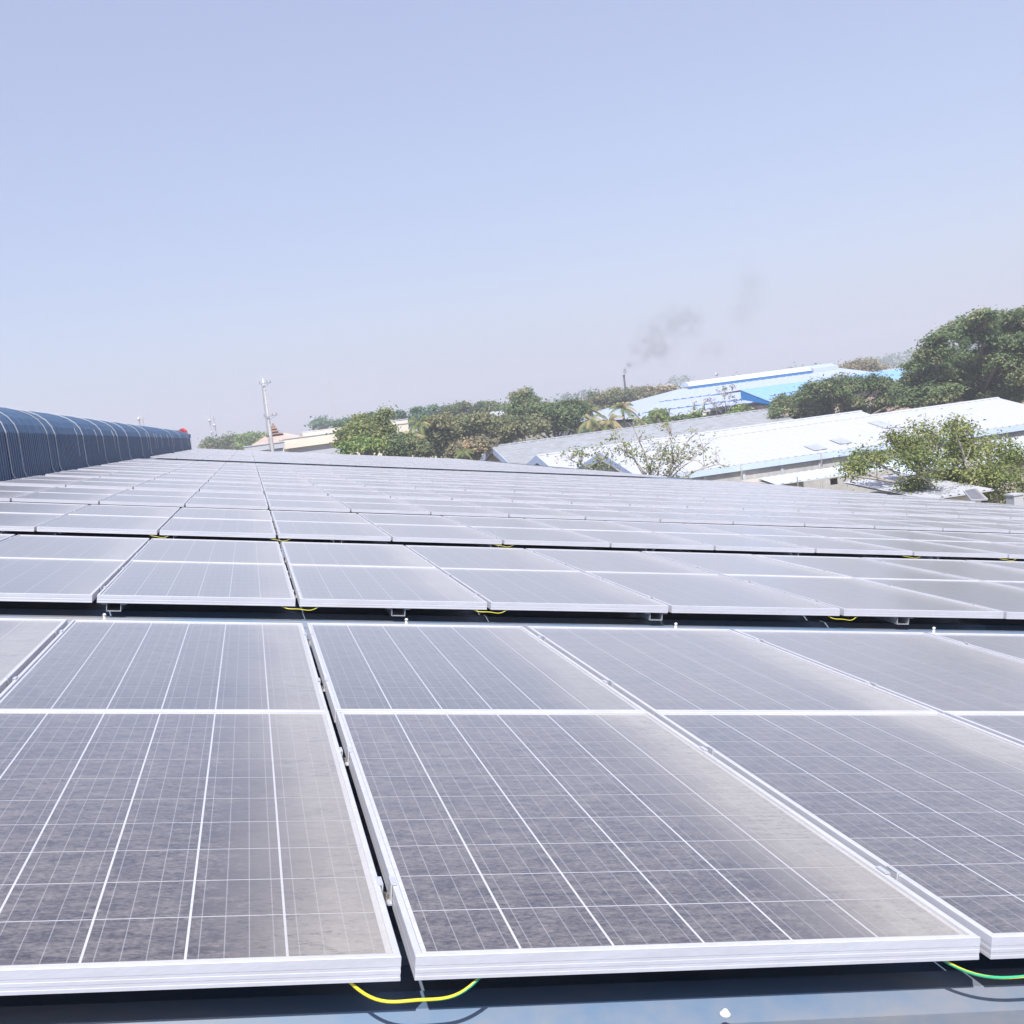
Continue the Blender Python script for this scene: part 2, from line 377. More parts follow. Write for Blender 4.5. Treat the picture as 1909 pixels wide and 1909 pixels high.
ORD = ['first', 'second', 'third', 'fourth', 'fifth', 'sixth', 'seventh', 'eighth', 'ninth', 'tenth', 'eleventh', 'twelfth', 'thirteenth',
       'fourteenth', 'fifteenth', 'sixteenth', 'seventeenth', 'eighteenth', 'nineteenth', 'twentieth']
rowsv = [i * ROWP for i in range(10)] + [43.2 + i * ROWP for i in range(3)] + [57.6 + i * ROWP for i in range(7)]
slots = []
for r, v in enumerate(rowsv):
    ncol = 18 if r < 10 else (17 if r < 13 else 16)
    for c_ in range(-4, ncol):
        for hf in range(2):
            if r == 9 and hf == 1: continue
            slots.append((r, c_, hf, v + hf * HALF))
def area(sl):
    r, c_, hf, v = sl; q = [project(roofpt(c_ * COLP + a * PAN_W, v + b2 * PAN_L)) for a, b2 in ((0, 0), (1, 0), (1, 1), (0, 1))]
    if any(p[2] < .2 for p in q):
        return 1e5 if (r == 0 and -2 <= c_ <= 1) else 0
    if max(p[0] for p in q) < 0 or min(p[0] for p in q) > 1909 or min(p[1] for p in q) > 1909: return 0
    return abs(sum(q[i][0] * q[(i + 1) % 4][1] - q[(i + 1) % 4][0] * q[i][1] for i in range(4))) / 2
slots.sort(key=lambda s_: -area(s_))
hero, rest = slots[:300], slots[300:]
def jig(r, c_, hf): 
    rr = random.Random(r * 1000 + c_ * 10 + hf); return rr.uniform(-.002, .002), rr.uniform(-.0018, .0018), rr.uniform(-.0016, .0016)
for r, c_, hf, v in sorted(hero):
    side = ('%s column right of' % ORD[c_]) if c_ >= 0 else ('%s column left of' % ORD[-c_ - 1])
    lab = 'dusty solar panel, %s half of %s row, %s long dark gap' % ('near' if hf == 0 else 'far', ORD[r], side)
    du, dv, dh = jig(r, c_, hf)
    t_ = thing('solar_panel', lab, 'solar panel', group='solar panels on the blue roof')
    t_.matrix_world = MR @ Matrix.Translation((c_ * COLP + du, v + dv, dh))
    tone = random.Random(r * 77 + c_ * 5 + hf).random()
    near = r <= 2
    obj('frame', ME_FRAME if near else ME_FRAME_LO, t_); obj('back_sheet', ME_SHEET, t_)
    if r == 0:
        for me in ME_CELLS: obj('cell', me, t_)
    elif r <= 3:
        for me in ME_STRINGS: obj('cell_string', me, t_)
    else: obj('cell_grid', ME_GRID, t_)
    if r <= 5:
        for cy in ((.30, 1.19) if hf == 0 else (.42, 1.33)):
            k = obj('clamp', ME_CLAMP, t_, (0, cy, 0))
            if r <= 2: obj('bolt', ME_BOLT, k)
    for ch in t_.children: ch.color = (tone, tone, tone, 1)
mb = MB(); A_ = frame_mesh(False)
for r, c_, hf, v in rest:
    du, dv, dh = jig(r, c_, hf)
    Mx = MR @ Matrix.Translation((c_ * COLP + du, v + dv, dh))
    mb.add([Mx @ Vector(p) for p in A_.v], A_.f, mi=0)
    p, uv = uvq(.0095, .0095, PAN_W - .0095, PAN_L - .0095, -.0058); mb.quad([Mx @ Vector(q) for q in p], uv, 1)
    for i in range(6):
        x0 = CELLX0 + i * CELLP + .0022
        p, uv = uvq(x0, CELLY0, x0 + CELLP - .0044, CELLY0 + 10 * CELLP, -.0052); mb.quad([Mx @ Vector(q) for q in p], uv, 2)
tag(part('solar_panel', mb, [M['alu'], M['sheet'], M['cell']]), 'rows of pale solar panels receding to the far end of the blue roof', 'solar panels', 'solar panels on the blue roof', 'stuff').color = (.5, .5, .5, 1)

# rails: hat section, seen end-on under the front edge of the second row
hat = [(-.062, 0), (-.033, 0), (-.033, -.036), (.033, -.036), (.033, 0), (.062, 0), (.062, -.003), (.036, -.003), (.036, -.039), (-.036, -.039), (-.036, -.003), (-.062, -.003)]
mb = MB(); mb.prism([(x, 0, z) for x, z in hat], (0, 3.25, 0)); ME_RAIL = mb.mesh('mounting_rail', M['rail'])
rail_us = [-2.35, -0.93, 0.52, 1.94, 3.41, 4.85, 6.3]
names_ = ['leftmost', 'second from left', 'third from left', 'fourth from left', 'fifth from left', 'sixth from left', 'seventh from left']
for r in range(3):
    for i, u in enumerate(rail_us):
        o = obj('mounting_rail', ME_RAIL)
        o.matrix_world = MR @ Matrix.Translation((u, r * ROWP + (.012 if r else .10), -.046))
        tag(o, 'galvanised hat shaped rail under %s row of panels, %s' % (ORD[r], names_[i]), 'rail', 'mounting rails under the panels')

# earth jumpers hanging below the front edge at module gaps
def jumper(u0, u1, r, drop, label, rad=.0029, skew=0.0, back=.012, tw=.36):
    v = r * ROWP + back; pts = []
    for k in range(25):
        s_ = k / 24; u = u0 + (u1 - u0) * s_
        d = drop * (1 - abs(2 * s_ - 1) ** 2.6) * (1 + skew * (s_ - .5)) + .004 * math.sin(9 * s_ + r)
        pts.append(roofpt(u, v - .02 * math.sin(math.pi * s_), -.040 - max(0, d)))
    rad = rad if r == 0 else .0021
    pts = [roofpt(u0 - .01, v + .05, -.030)] + pts + [roofpt(u1 + .004, v + .05, -.030)]
    mb = MB(); mb.tube(pts, rad, 8)
    tag(part('earth_cable', mb, M['cable'], smooth=True), label, 'cable', 'earth cables bridging neighbouring panels').color = (tw, 0, 0, 1)
jumper(-.105, .112, 0, .032, 'yellow and green earth cable sagging below nearest panels at the long dark gap')
jumper(.925, 1.30, 0, .030, 'green and yellow earth cable under nearest panels at the bottom right', skew=-.5, tw=.78)
jumper(-.09, .11, 1, .018, 'yellow earth cable under second row, at the long dark gap')
jumper(.92, 1.11, 1, .016, 'yellow earth cable under second row, one column right of long dark gap')
jumper(2.95, 3.13, 1, .022, 'yellow earth cable under second row, near the right side of the photo')
jumper(-1.10, -.92, 2, .020, 'pale earth cable under third row, one column left of long dark gap')
jumper(-.08, .12, 2, .020, 'yellow earth cable under third row, at the long dark gap')
jumper(1.93, 2.13, 2, .018, 'green tinged earth cable under third row, two columns right of long dark gap')
jumper(5.95, 6.16, 2, .020, 'yellow earth cable under third row, six columns right of long dark gap')
jumper(6.98, 7.18, 2, .020, 'yellow earth cable under third row, seven columns right of long dark gap')
jumper(-.09, .11, 3, .020, 'small yellow earth cable under fourth row, at the long dark gap')
# sealed roof screws
mb = MB(); mb.tube([(0, 0, 0), (0, 0, .003), (0, 0, .006), (0, 0, .010)], [.010, .009, .006, .003], 10); ME_SCREW = mb.mesh('roof_screw', M['screw'], True)
def roofhit(x, y, h):
    MRi = MR.to_3x3().transposed(); Cr = MRi @ CAM; r = MRi @ (at(x, y, 10) - CAM); k = (h - Cr.z) / r.z; return Cr + r * k
for (x, y, lab) in ((1352, 1892, 'white sealed screw on the blue roof sheet at the bottom edge'), (1702, 1140, 'small white screw head under second row near right side'), (1035, 1139, 'small white screw head under second row, right of centre')):
    h = H_ROOF + .032; q = roofhit(x, y, h)
    o = obj('roof_screw', ME_SCREW); o.matrix_world = MR @ Matrix.Translation(q); tag(o, lab, 'screw', 'sealed screws on the roof sheet')
for (x, lab) in ((195, 'white screw cap behind nearest row, leftmost'), (754, 'white screw cap behind nearest row, left of centre'), (1255, 'white screw cap behind nearest row, right of centre'), (1731, 'white screw cap behind nearest row, rightmost')):
    best = min(((abs(project(roofpt(u / 100, 3.40, -.01))[0] - x), u / 100) for u in range(-300, 600)), key=lambda k: k[0])[1]
    mb = MB(); mb.tube([(0, 0, H_ROOF), (0, 0, .004)], .006, 6); mb.tube([(0, 0, .004), (0, 0, .009), (0, 0, .014)], [.008, .008, .004], 8)
    o = part('roof_screw', mb, M['screw'], smooth=True); o.matrix_world = MR @ Matrix.Translation((best, 3.36, 0)); tag(o, lab, 'screw', 'sealed screws on the roof sheet')
#@@BACKGROUND
# ================================================================== background
def leaf_material(name, c_a, c_b, c_c=None, trans=0.38):
    """leaf colours vary per leaf clump (a stored random tint), with a dry tone for some"""
    mt, t, b = new_mat(name)
    at_ = t.nodes.new('ShaderNodeAttribute'); at_.attribute_name = 'tint'; v = at_.outputs['Fac']
    col = mix_n(t, maprange(t, v, 0.0, 0.75), c_a, c_b)
    if c_c: col = mix_n(t, maprange(t, v, 0.78, 0.92), col, c_c)
    t.links.new(col, b.inputs['Base Color']); b.inputs['Roughness'].default_value = 0.62
    b.inputs['Specular IOR Level'].default_value = 0.3
    tr = t.nodes.new('ShaderNodeBsdfTranslucent'); t.links.new(col, tr.inputs['Color'])
    ms = t.nodes.new('ShaderNodeMixShader'); ms.inputs[0].default_value = trans
    t.links.new(b.outputs[0], ms.inputs[1]); t.links.new(tr.outputs[0], ms.inputs[2])
    t.links.new(ms.outputs[0], t.nodes['Material Output'].inputs['Surface'])
    return mt
L = {
 'deep': leaf_material('leaf_deep_green', (0.085, 0.135, 0.065), (0.19, 0.255, 0.105), (0.36, 0.32, 0.17)),
 'olive': leaf_material('leaf_olive_brown', (0.130, 0.165, 0.080), (0.235, 0.255, 0.125), (0.40, 0.33, 0.18)),
 'bright': leaf_material('leaf_bright_green', (0.131, 0.224, 0.065), (0.263, 0.367, 0.105), (0.328, 0.355, 0.118)),
 'yellow': leaf_material('leaf_yellow_green', (0.130, 0.184, 0.076), (0.270, 0.313, 0.108), (0.389, 0.389, 0.151)),
 'dry': leaf_material('leaf_dry_mixed', (0.203, 0.203, 0.125), (0.343, 0.312, 0.187), (0.530, 0.390, 0.234)),
 'blue': leaf_material('leaf_dark_blue_green', (0.090, 0.167, 0.114), (0.153, 0.255, 0.140)),
 'palm': leaf_material('palm_frond_green', (0.120, 0.180, 0.060), (0.240, 0.276, 0.108), (0.432, 0.360, 0.192)),
}
M['bark'] = plain('grey_brown_bark', (0.26, 0.22, 0.18), 0.9, 0, 0.2, 3.0)
M['palebark'] = plain('pale_bark', (0.46, 0.42, 0.38), 0.85, 0, 0.15, 3.0)

def leaf_mesh(name, centres, normals, sizes, tints, mat, aspect=1.8):
    """many folded leaf blades: two triangles each, sharing the midrib"""
    C = np.asarray(centres); N = np.asarray(normals); S = np.asarray(sizes)[:, None]
    n = len(C); N = N / (np.linalg.norm(N, axis=1, keepdims=True) + 1e-9)
    A = np.cross(N, RNG.normal(size=(n, 3))); A /= (np.linalg.norm(A, axis=1, keepdims=True) + 1e-9)
    B = np.cross(N, A); w = S / aspect
    P = np.empty((n, 4, 3)); P[:, 0] = C - A * S * .5; P[:, 2] = C + A * S * .5
    P[:, 1] = C + B * w * .5 + N * S * .12; P[:, 3] = C - B * w * .5 + N * S * .12
    me = bpy.data.meshes.new(name); me.vertices.add(n * 4); me.vertices.foreach_set('co', P.reshape(-1))
    base = (np.arange(n) * 4)[:, None]
    loops = np.concatenate([base + np.array([[0, 1, 2]]), base + np.array([[0, 2, 3]])], axis=1).reshape(-1)
    me.loops.add(len(loops)); me.loops.foreach_set('vertex_index', loops.astype(np.int32))
    me.polygons.add(n * 2); me.polygons.foreach_set('loop_start', (np.arange(n * 2) * 3).astype(np.int32))
    me.materials.append(mat)
    a = me.attributes.new('tint', 'FLOAT', 'FACE'); a.data.foreach_set('value', np.repeat(np.asarray(tints, float), 2))
    me.update(calc_edges=True); me.validate(); return me

def foliage(lobes, n_clump, per, csize, lsize, flat=.55, up=.35, fill=.5, split=5):
    """lobes: (centre, radii); returns leaf arrays and the clump centres"""
    if split:                                            # break every lobe into uneven smaller tufts
        lobes = [((l[0][0] + random.gauss(0, .42) * l[1][0], l[0][1] + random.gauss(0, .42) * l[1][1], l[0][2] + random.gauss(.08, .42) * l[1][2]),
                  tuple(r_ * random.uniform(.40, .74) for r_ in l[1])) for l in lobes for _ in range(split)]
    lob_r = np.array([l[1] for l in lobes]); area_ = lob_r[:, 0] * lob_r[:, 2] + .3 * lob_r[:, 0] ** 2
    pick = RNG.choice(len(lobes), n_clump, p=area_ / area_.sum())
    d = RNG.normal(size=(n_clump, 3)); d[:, 2] += up; d /= np.linalg.norm(d, axis=1, keepdims=True)
    pass; d[:, 2] = np.where(d[:, 2] < -.45, -d[:, 2] * .5, d[:, 2])
    rad = fill + (1.04 - fill) * RNG.random(n_clump) ** .55
    cc = np.array([lobes[i][0] for i in pick]) + d * rad[:, None] * lob_r[pick]
    far_ = RNG.random(n_clump) < .10
    cc[far_] += (d * rad[:, None] * lob_r[pick])[far_] * (.12 + .30 * RNG.random((far_.sum(), 1)))
    off = RNG.normal(size=(n_clump, per, 3)) * csize * np.array([1, 1, flat]) * (0.6 + .8 * RNG.random((n_clump, 1, 1)))
    C = (cc[:, None] + off).reshape(-1, 3)
    N = (np.repeat(d[:, None], per, 1) * .7 + RNG.normal(size=(n_clump, per, 3)) * .6 + np.array([0, 0, .7])).reshape(-1, 3)
    S = lsize * (0.6 + .8 * RNG.random(n_clump * per))
    lt = RNG.random(len(lobes)) * .45 - .1
    T = np.clip(np.repeat(RNG.random(n_clump) * .65 + lt[pick], per) + RNG.normal(size=n_clump * per) * .12 + .1, 0, 1)
    return C, N, S, T, cc

def grow(mb, a, b, r0, r1, wob=.12, sides=6, seg=5):
    a, b = Vector(a), Vector(b); L_ = (b - a).length; pts = []; o = [random.uniform(-1, 1) for _ in range(6)]
    for k in range(seg + 1):
        s_ = k / seg; e = math.sin(math.pi * s_) * wob * L_
        pts.append(a.lerp(b, s_) + Vector((o[0] * e, o[1] * e, abs(o[2]) * e * .8)) + Vector((math.sin(7 * s_ + o[3] * 3), math.cos(6 * s_ + o[4] * 3), 0)) * (.02 * L_ * math.sin(math.pi * s_)))
    mb.tube(pts, [r0 + (r1 - r0) * k / seg for k in range(seg + 1)], sides, cap=False); return pts

def tree(label, base, lobes, leaf, n_clump, per, csize, lsize, trunk_r=.25, fork=None, bark='bark', group=None, name='tree', twigs=60, fill=.5, up=.35, flat=.55, cat='tree', aspect=1.8):
    t_ = thing(name, label, cat, base, group)
    cx = sum((Vector(l[0]) for l in lobes), Vector()) / len(lobes); zmin = min(l[0][2] - l[1][2] for l in lobes)
    fork = Vector(fork) if fork else Vector((base[0] * .6 + cx.x * .4, base[1] * .6 + cx.y * .4, base[2] + (zmin - base[2]) * .75 + .4))
    tr = MB(); grow(tr, base, fork, trunk_r * 1.25, trunk_r * .8, .03, 8, 5)
    br = MB(); tips = []
    for l in lobes:
        c_ = Vector(l[0]); e = c_ - Vector((0, 0, l[1][2] * .35)); pts = grow(br, fork, e, trunk_r * .55, trunk_r * .2, .10)
        tips.append((pts, trunk_r * .2))
    C, N, S, T, cc = foliage(lobes, n_clump, per, csize, lsize, flat, up, fill)
    for k in RNG.choice(len(cc), min(twigs, len(cc)), replace=False):
        p = Vector(cc[k]); best = min(((p - q).length, q) for pts, _ in tips for q in pts[2:])[1] if False else min((q for pts, _ in tips for q in pts[2:]), key=lambda q: (p - q).length)
        grow(br, best, p, trunk_r * .13 + .006, .008, .10, 4, 4)
    inv = -Vector(base)
    for mb_ in (tr, br): mb_.v = [tuple(Vector(p) + inv) for p in mb_.v]
    part('trunk', tr, M[bark], t_, True); part('branches', br, M[bark], t_, True)
    obj('crown', leaf_mesh('crown', C + np.array(inv), N, S, T, L[leaf], aspect), t_)
    return t_

def canopy(x0, y0, x1, y1, Y, n, depth=1.0, seed=0, squash=1.0, bottom=None):
    """lobes filling a photo-pixel rectangle as a dome at depth Y"""
    rr = random.Random(seed); k = Y / F_PX * 1.02; w = (x1 - x0) * k; h = (y1 - y0) * k; c_ = at((x0 + x1) / 2, (y0 + y1) / 2, Y)
    out = []
    for i in range(n):
        a = rr.uniform(0, 2 * math.pi); q = math.sqrt(rr.random()) * .72; ex = math.cos(a) * q; ey = math.sin(a) * q
        r = w * rr.uniform(.15, .24) * (1 if n > 5 else 1.5)
        top = math.sqrt(max(0, 1 - (ex * ex + ey * ey))) ; ez = rr.uniform(-.45, top * 1.15 - .35)
        out.append(((c_.x + ex * w * .62, c_.y + ey * w * .5 * depth, c_.z + ez * h * .62), (r, r * .95, min(r * .62, h * .33) * squash)))
    return out
def line_lobes(pts, Y, rpx, seed=0, flat=.6, jit=.3, jy=2.0):
    """lobes along a crown outline given as photo pixels (x, y, radius px)"""
    rr = random.Random(seed); out = []
    for (x, y, rp) in pts:
        Yj = Y + rr.uniform(-jy, jy); c_ = at(x, y, Yj); r = rp * Yj / F_PX
        out.append((tuple(c_), (r * 1.1, r * 1.05, r * flat)))
    return out

# ------------------------------------------------------------------ warehouses on the right
def roofmat(name, c, dust, amt, rough=.5):
    return roof_metal(name, c, dust, rough, amt)
M['white_roof'] = roofmat('white_painted_roof_sheet', (0.49, 0.50, 0.55), (0.42, 0.42, 0.42), .4)
M['grey_roof'] = roofmat('weathered_grey_roof_sheet', (0.36, 0.38, 0.41), (0.22, 0.22, 0.22), .9)
M['pale_roof'] = roofmat('pale_blue_roof_sheet', (0.60, 0.68, 0.78), (0.52, 0.53, 0.53), .4)
M['sky_roof'] = roofmat('light_blue_roof_sheet', (0.39, 0.45, 0.64), (0.44, 0.48, 0.55), .6)
M['sky_roof2'] = roofmat('mid_blue_roof_sheet', (0.20, 0.40, 0.74), (0.34, 0.46, 0.66), .45)
M['blue_wall'] = plain('saturated_blue_cladding', (0.012, 0.27, 0.74), .5, 0, .06, .5)
M['blue_trim'] = plain('light_blue_trim', (0.50, 0.60, 0.82), .5, 0, .06, 1.0)
M['blue_dark'] = plain('deep_blue_trim', (0.04, 0.15, 0.34), .5, 0, .08, 1.0)
M['beige_wall'] = plain('stained_beige_render', (0.50, 0.45, 0.39), .85, 0, .12, .8)
M['cream'] = plain('cream_render', (0.74, 0.68, 0.58), .8, 0, .05, .5)
M['concrete'] = plain('stained_concrete', (0.50, 0.49, 0.48), .85, 0, .14, .7)
M['glass'] = plain('dull_window_glass', (0.10, 0.15, 0.18), .2, 0, .1, 1.0)
M['dark'] = plain('dark_opening', (0.05, 0.045, 0.04), .8, 0, .1, 1.0)
M['skylight'] = plain('translucent_rooflight', (0.42, 0.45, 0.50), .5, 0, .1, 2.0)
M['terracotta'] = plain('faded_terracotta', (0.50, 0.39, 0.34), .8, 0, .12, .6)
M['brown'] = plain('brown_roof_tier', (0.28, 0.17, 0.13), .8, 0, .12, .8)

def slope_sheet(x0, x1, ya, za, yb, zb, thick=.05, rib=.6, rh=.03, xa0=None, xa1=None):
    """ribbed sheet from (ya,za) top edge to (yb,zb) bottom edge; the top edge may be shorter (hip)"""
    mb = MB(); xa0 = x0 if xa0 is None else xa0; xa1 = x1 if xa1 is None else xa1
    n = max(2, int((x1 - x0) / rib)); pr = []
    for i in range(n):
        for d, h in ((0, 0), (.62, 0), (.72, rh), (.90, rh)): pr.append(((i + d) / n, h))
    pr.append((1, 0)); v = []
    for s_, h in pr: v += [(xa0 + (xa1 - xa0) * s_, ya, za + h), (x0 + (x1 - x0) * s_, yb, zb + h)]
    m_ = len(pr); f = [(2 * i, 2 * i + 1, 2 * i + 3, 2 * i + 2) for i in range(m_ - 1)]
    if yb > ya: f = [q[::-1] for q in f]
    mb.add(v, f)
    mb.add([(xa0, ya, za - thick), (x0, yb, zb - thick), (x1, yb, zb - thick), (xa1, ya, za - thick)], [(0, 3, 2, 1) if yb < ya else (0, 1, 2, 3)])
    mb.add([(x0, yb, zb - thick), (x1, yb, zb - thick), (x1, yb, zb), (x0, yb, zb)], [(0, 1, 2, 3)])
    return mb
def warehouse(label, name, x0, x1, yr, zr, yn, zn, roof, wall, fascia=None, fh=.30, rib=.6, rh=.03, gable=True, lip=.16, far=None):
    t_ = thing(name, label, 'warehouse', (x0, yn, GROUND_Z))
    def P(nm, mb, mats, par=t_, **k):
        mb.v = [(p[0] - (x0 if par is t_ or True else 0), p[1] - yn, p[2] - GROUND_Z) for p in mb.v]; return part(nm, mb, mats, par, **k)
    yf = 2 * yr - yn if far is None else far; zf = zn
    rs = P('roof', slope_sheet(x0, x1, yr, zr, yn, zn, rib=rib, rh=rh), roof)
    P('roof', slope_sheet(x0, x1, yr + .002, zr, yf, zf, rib=rib * 2, rh=rh), roof)
    cap = MB(); cap.prism([(x0 - .03, yr - .28, zr + rh - .055), (x0 - .03, yr, zr + rh + .03), (x0 - .03, yr + .28, zr + rh - .055), (x0 - .03, yr, zr - .25)], (x1 - x0 + .06, 0, 0)); P('ridge_cap', cap, roof)
    if fascia:
        fb = MB(); fb.box((x0, yn - .075, zn - fh - .02), (x1, yn - .055, zn - .02)); P('fascia', fb, fascia)
        gb = MB()
        for sy, ye_ in ((-1, yn), (1, yf)):
            gb.prism([(x0 - .045, yr, zr + .02), (x0 - .045, ye_, zn + .02), (x0 - .045, ye_, zn - fh), (x0 - .045, yr, zr - fh * 1.5)], (.04, 0, 0))
        P('gable_trim', gb, fascia)
    wb = MB(); s = (zr - zn) / abs(yr - yn); yi = yn + lip; zi = zn - .08; yfi = yf - lip
    wb.prism([(x0 + .25, yi, GROUND_Z), (x0 + .25, yfi, GROUND_Z), (x0 + .25, yfi, zi), (x0 + .25, yr, zr - .10), (x0 + .25, yi, zi)], (x1 - x0 - .5, 0, 0)); P('wall', wb, wall)
    return t_, P
# nearest white warehouse
W1, P1 = warehouse('large white warehouse with long low roof and light blue fascia, nearest on the right', 'warehouse', 22.71, 51.99, 69.94, -3.0, 62.62, -4.51, M['white_roof'], M['concrete'], M['blue_trim'], .36, .50, .022)
for (xa, xb, s0, s1) in ((40.83, 41.73, .26, .55), (34.29, 35.19, .74, .92), (36.39, 37.23, .66, .84)):
    ya, yb = 69.94 - 7.32 * s0, 69.94 - 7.32 * s1; za, zb_ = -3.0 - 1.51 * s0 + .05, -3.0 - 1.51 * s1 + .05
    mb = MB(); mb.prism([(xa, ya, za), (xa, yb, zb_), (xb, yb, zb_), (xb, ya, za)], (0, 0, .012)); P1('skylight', mb, M['skylight'])
for i in range(11):
    mb = MB(); mb.box((24.15 + i * 2.52, 62.62 + .10, -6.89), (24.15 + i * 2.52 + .19, 62.62 + .157, -4.91)); P1('wall_pier', mb, M['wallgrey'])
for k, xx in enumerate((29.07, 34.35)):
    mb = MB(); mb.tube([(xx, 62.54, -4.49), (xx, 62.50, -4.85), (xx, 62.68, -5.33), (xx, 62.68, GROUND_Z)], .05, 8); P1('downpipe', mb, M['concrete'])
# second white warehouse behind it
W2, P2 = warehouse('white roofed warehouse whose small blue gable peeps out between grey roof and nearer white roof', 'warehouse', 22.05, 49.95, 84.34, -3.31, 78.34, -4.67, M['white_roof'], M['concrete'], M['blue_trim'], .40, .8, .03)
mb = MB(); mb.prism([(22.05 + .24, 83.0, -4.37), (22.05 + .24, 85.7, -4.37), (22.05 + .24, 84.34, -3.79)], (-.02, 0, 0)); P2('vent_louvre', mb, M['dark'])
# grey warehouse
W3, P3 = warehouse('old grey metal roofed warehouse with light blue gable trim, behind the white roofs', 'warehouse', 21.9, 49.6, 100, -2.66, 91.5, -4.6, M['grey_roof'], M['beige_wall'], M['blue_trim'], .42, .9, .035)
# finials and vent pipes on the white roofs
mb = MB(); mb.tube([(0, 0, 0), (0, 0, .28)], .05, 6); mb.tube([(0, 0, .28), (0, 0, .36)], [.12, .02], 6)
o = part('roof_ventilator', mb, M['concrete'], smooth=True, loc=at(1021, 853, 83.4)); tag(o, 'tiny dark vent pipe on the white roof beside its blue gable', 'vent')

# lean-to in front of nearest warehouse
a0 = at(1413, 890, 60.6); a1 = at(1600, 866, 60.6); b0 = at(1446, 901, 56.3); b1 = at(1600, 883, 56.3)
t_ = thing('lean_to', 'low lean-to with pale blue roof and beige wall below the white warehouse eaves', 'shed', (a0.x, b0.y, GROUND_Z))
def rel(t_, mb): L0 = t_.location; mb.v = [tuple(Vector(p) - L0) for p in mb.v]; return mb
za_ = (a0.z + a1.z) / 2; zb2 = (b0.z + b1.z) / 2
part('roof', rel(t_, slope_sheet(b0.x, 42.6, a0.y, za_, b0.y, zb2, rib=.5, rh=.03, xa0=a0.x, xa1=42.6)), M['pale_roof'], t_)
mb = MB(); mb.box((b0.x + .5, b0.y + .6, GROUND_Z), (30.1, 62.4, zb2 - .1)); part('wall', rel(t_, mb), M['beige_wall'], t_)
w0 = at(1548, 897, b0.y + .58); f_ = MB(); f_.box((w0.x, b0.y + .56, w0.z - .22), (w0.x + .42, b0.y + .598, w0.z + .10)); fr = part('window', rel(t_, f_), M['dark'], t_)
mb = MB(); mb.bar((w0.x - .06, b0.y + .55, w0.z + .13), (w0.x + .48, b0.y + .55, w0.z + .13), .05); part('sill', rel(t_, mb), M['beige_wall'], fr)
pp = at(1487, 900, b0.y - .1); mb = MB(); mb.tube([(pp.x, pp.y, GROUND_Z), (pp.x, pp.y, pp.z + .35)], .035, 8); part('post', rel(t_, mb), M['gutter'], t_)
# outbuildings behind the near tree
def shed(label, x0, x1, ya, za, yb, zb_, roof, wall, rib=.24):
    t_ = thing('shed', label, 'shed', (x0, yb, GROUND_Z))
    part('roof', rel(t_, slope_sheet(x0, x1, ya, za, yb, zb_, rib=rib, rh=.03)), roof, t_)
    mb = MB(); mb.box((x0 + .3, yb + .35, GROUND_Z), (x1 - .3, ya - .2, min(za, zb_) - .12)); part('wall', rel(t_, mb), wall, t_)
    return t_
q0 = at(1633, 868, 42.5); q1 = at(1634, 893, 40.2)
shed('shed with ribbed blue-white roof half hidden behind the near tree on the right', q0.x, q0.x + 13, 42.5, q0.z, 40.2, q1.z, M['pale_roof'], M['beige_wall'])
q0 = at(1572, 899, 39.5); q1 = at(1600, 925, 35.0)
shed('low white ribbed roof just beyond the panels, left of the near tree', q0.x, q0.x + 2.6, 39.5, q0.z, 34.0, q1.z - .35, M['white_roof'], M['cream'], .3)
q0 = at(1740, 830, 61.5); q1 = at(1800, 860, 56.1)
shed('white lean-to roof at the right edge below the warehouse fascia', q0.x, q0.x + 19, 61.4, q0.z - .24, 56.1, q1.z - .42, M['white_roof'], M['beige_wall'], .4)
# small tilted solar panel on a post
t_ = thing('small_solar_panel', 'small tilted solar panel on a post among the leaves at right edge', 'solar panel', at(1818, 950, 31))
cs = [at(1796, 914, 30.6), at(1820, 909.5, 31.1), at(1842, 930, 30.5), at(1811, 932, 30.0)]
mb = MB(); mb.prism(cs, (0, .01, -.05)); part('frame', rel(t_, mb), M['alu'], t_)
mb = MB(); cc_ = sum(cs, Vector()) / 4; mb.quad([cc_ + (p - cc_) * .9 + Vector((0, -.004, .012)) for p in cs], [(0, 0), (.95, 0), (.95, 1.6), (0, 1.6)]); part('cell_grid', rel(t_, mb), M['cell'], t_)
mb = MB(); mb.tube([cc_ + Vector((0, .05, -.05)), (cc_.x, cc_.y + .05, GROUND_Z)], .05, 8); part('post', rel(t_, mb), M['rail'], t_)
q = at(1890, 926, 31); t_ = thing('water_tank', 'white box tank at the lower right edge beyond the panels', 'tank', (q.x, q.y, GROUND_Z))
mb = MB(); mb.box((0, 0, 0), (.34, .4, q.z - GROUND_Z + .02)); part('tank_body', mb, M['white_roof'], t_)
mb = MB(); mb.box((-.03, -.03, q.z - GROUND_Z + .02), (.37, .43, q.z - GROUND_Z + .07)); part('lid', mb, M['white_roof'], t_)

# ------------------------------------------------------------------ blue roofed factory
B0 = Vector((43.8, 121.5, GROUND_Z)); t_ = thing('blue_factory', 'big light blue roofed factory with curved ridge vent on the skyline', 'factory', B0)
xr0, xr1, yr, zr, ye, ze = 56.6, 79.9, 140, .15, 121.5, -2.25
def PB(nm, mb, mats, par=None, smooth=False): return part(nm, rel(t_, mb), mats, par or t_, smooth)
mb = MB(); N_ = 26
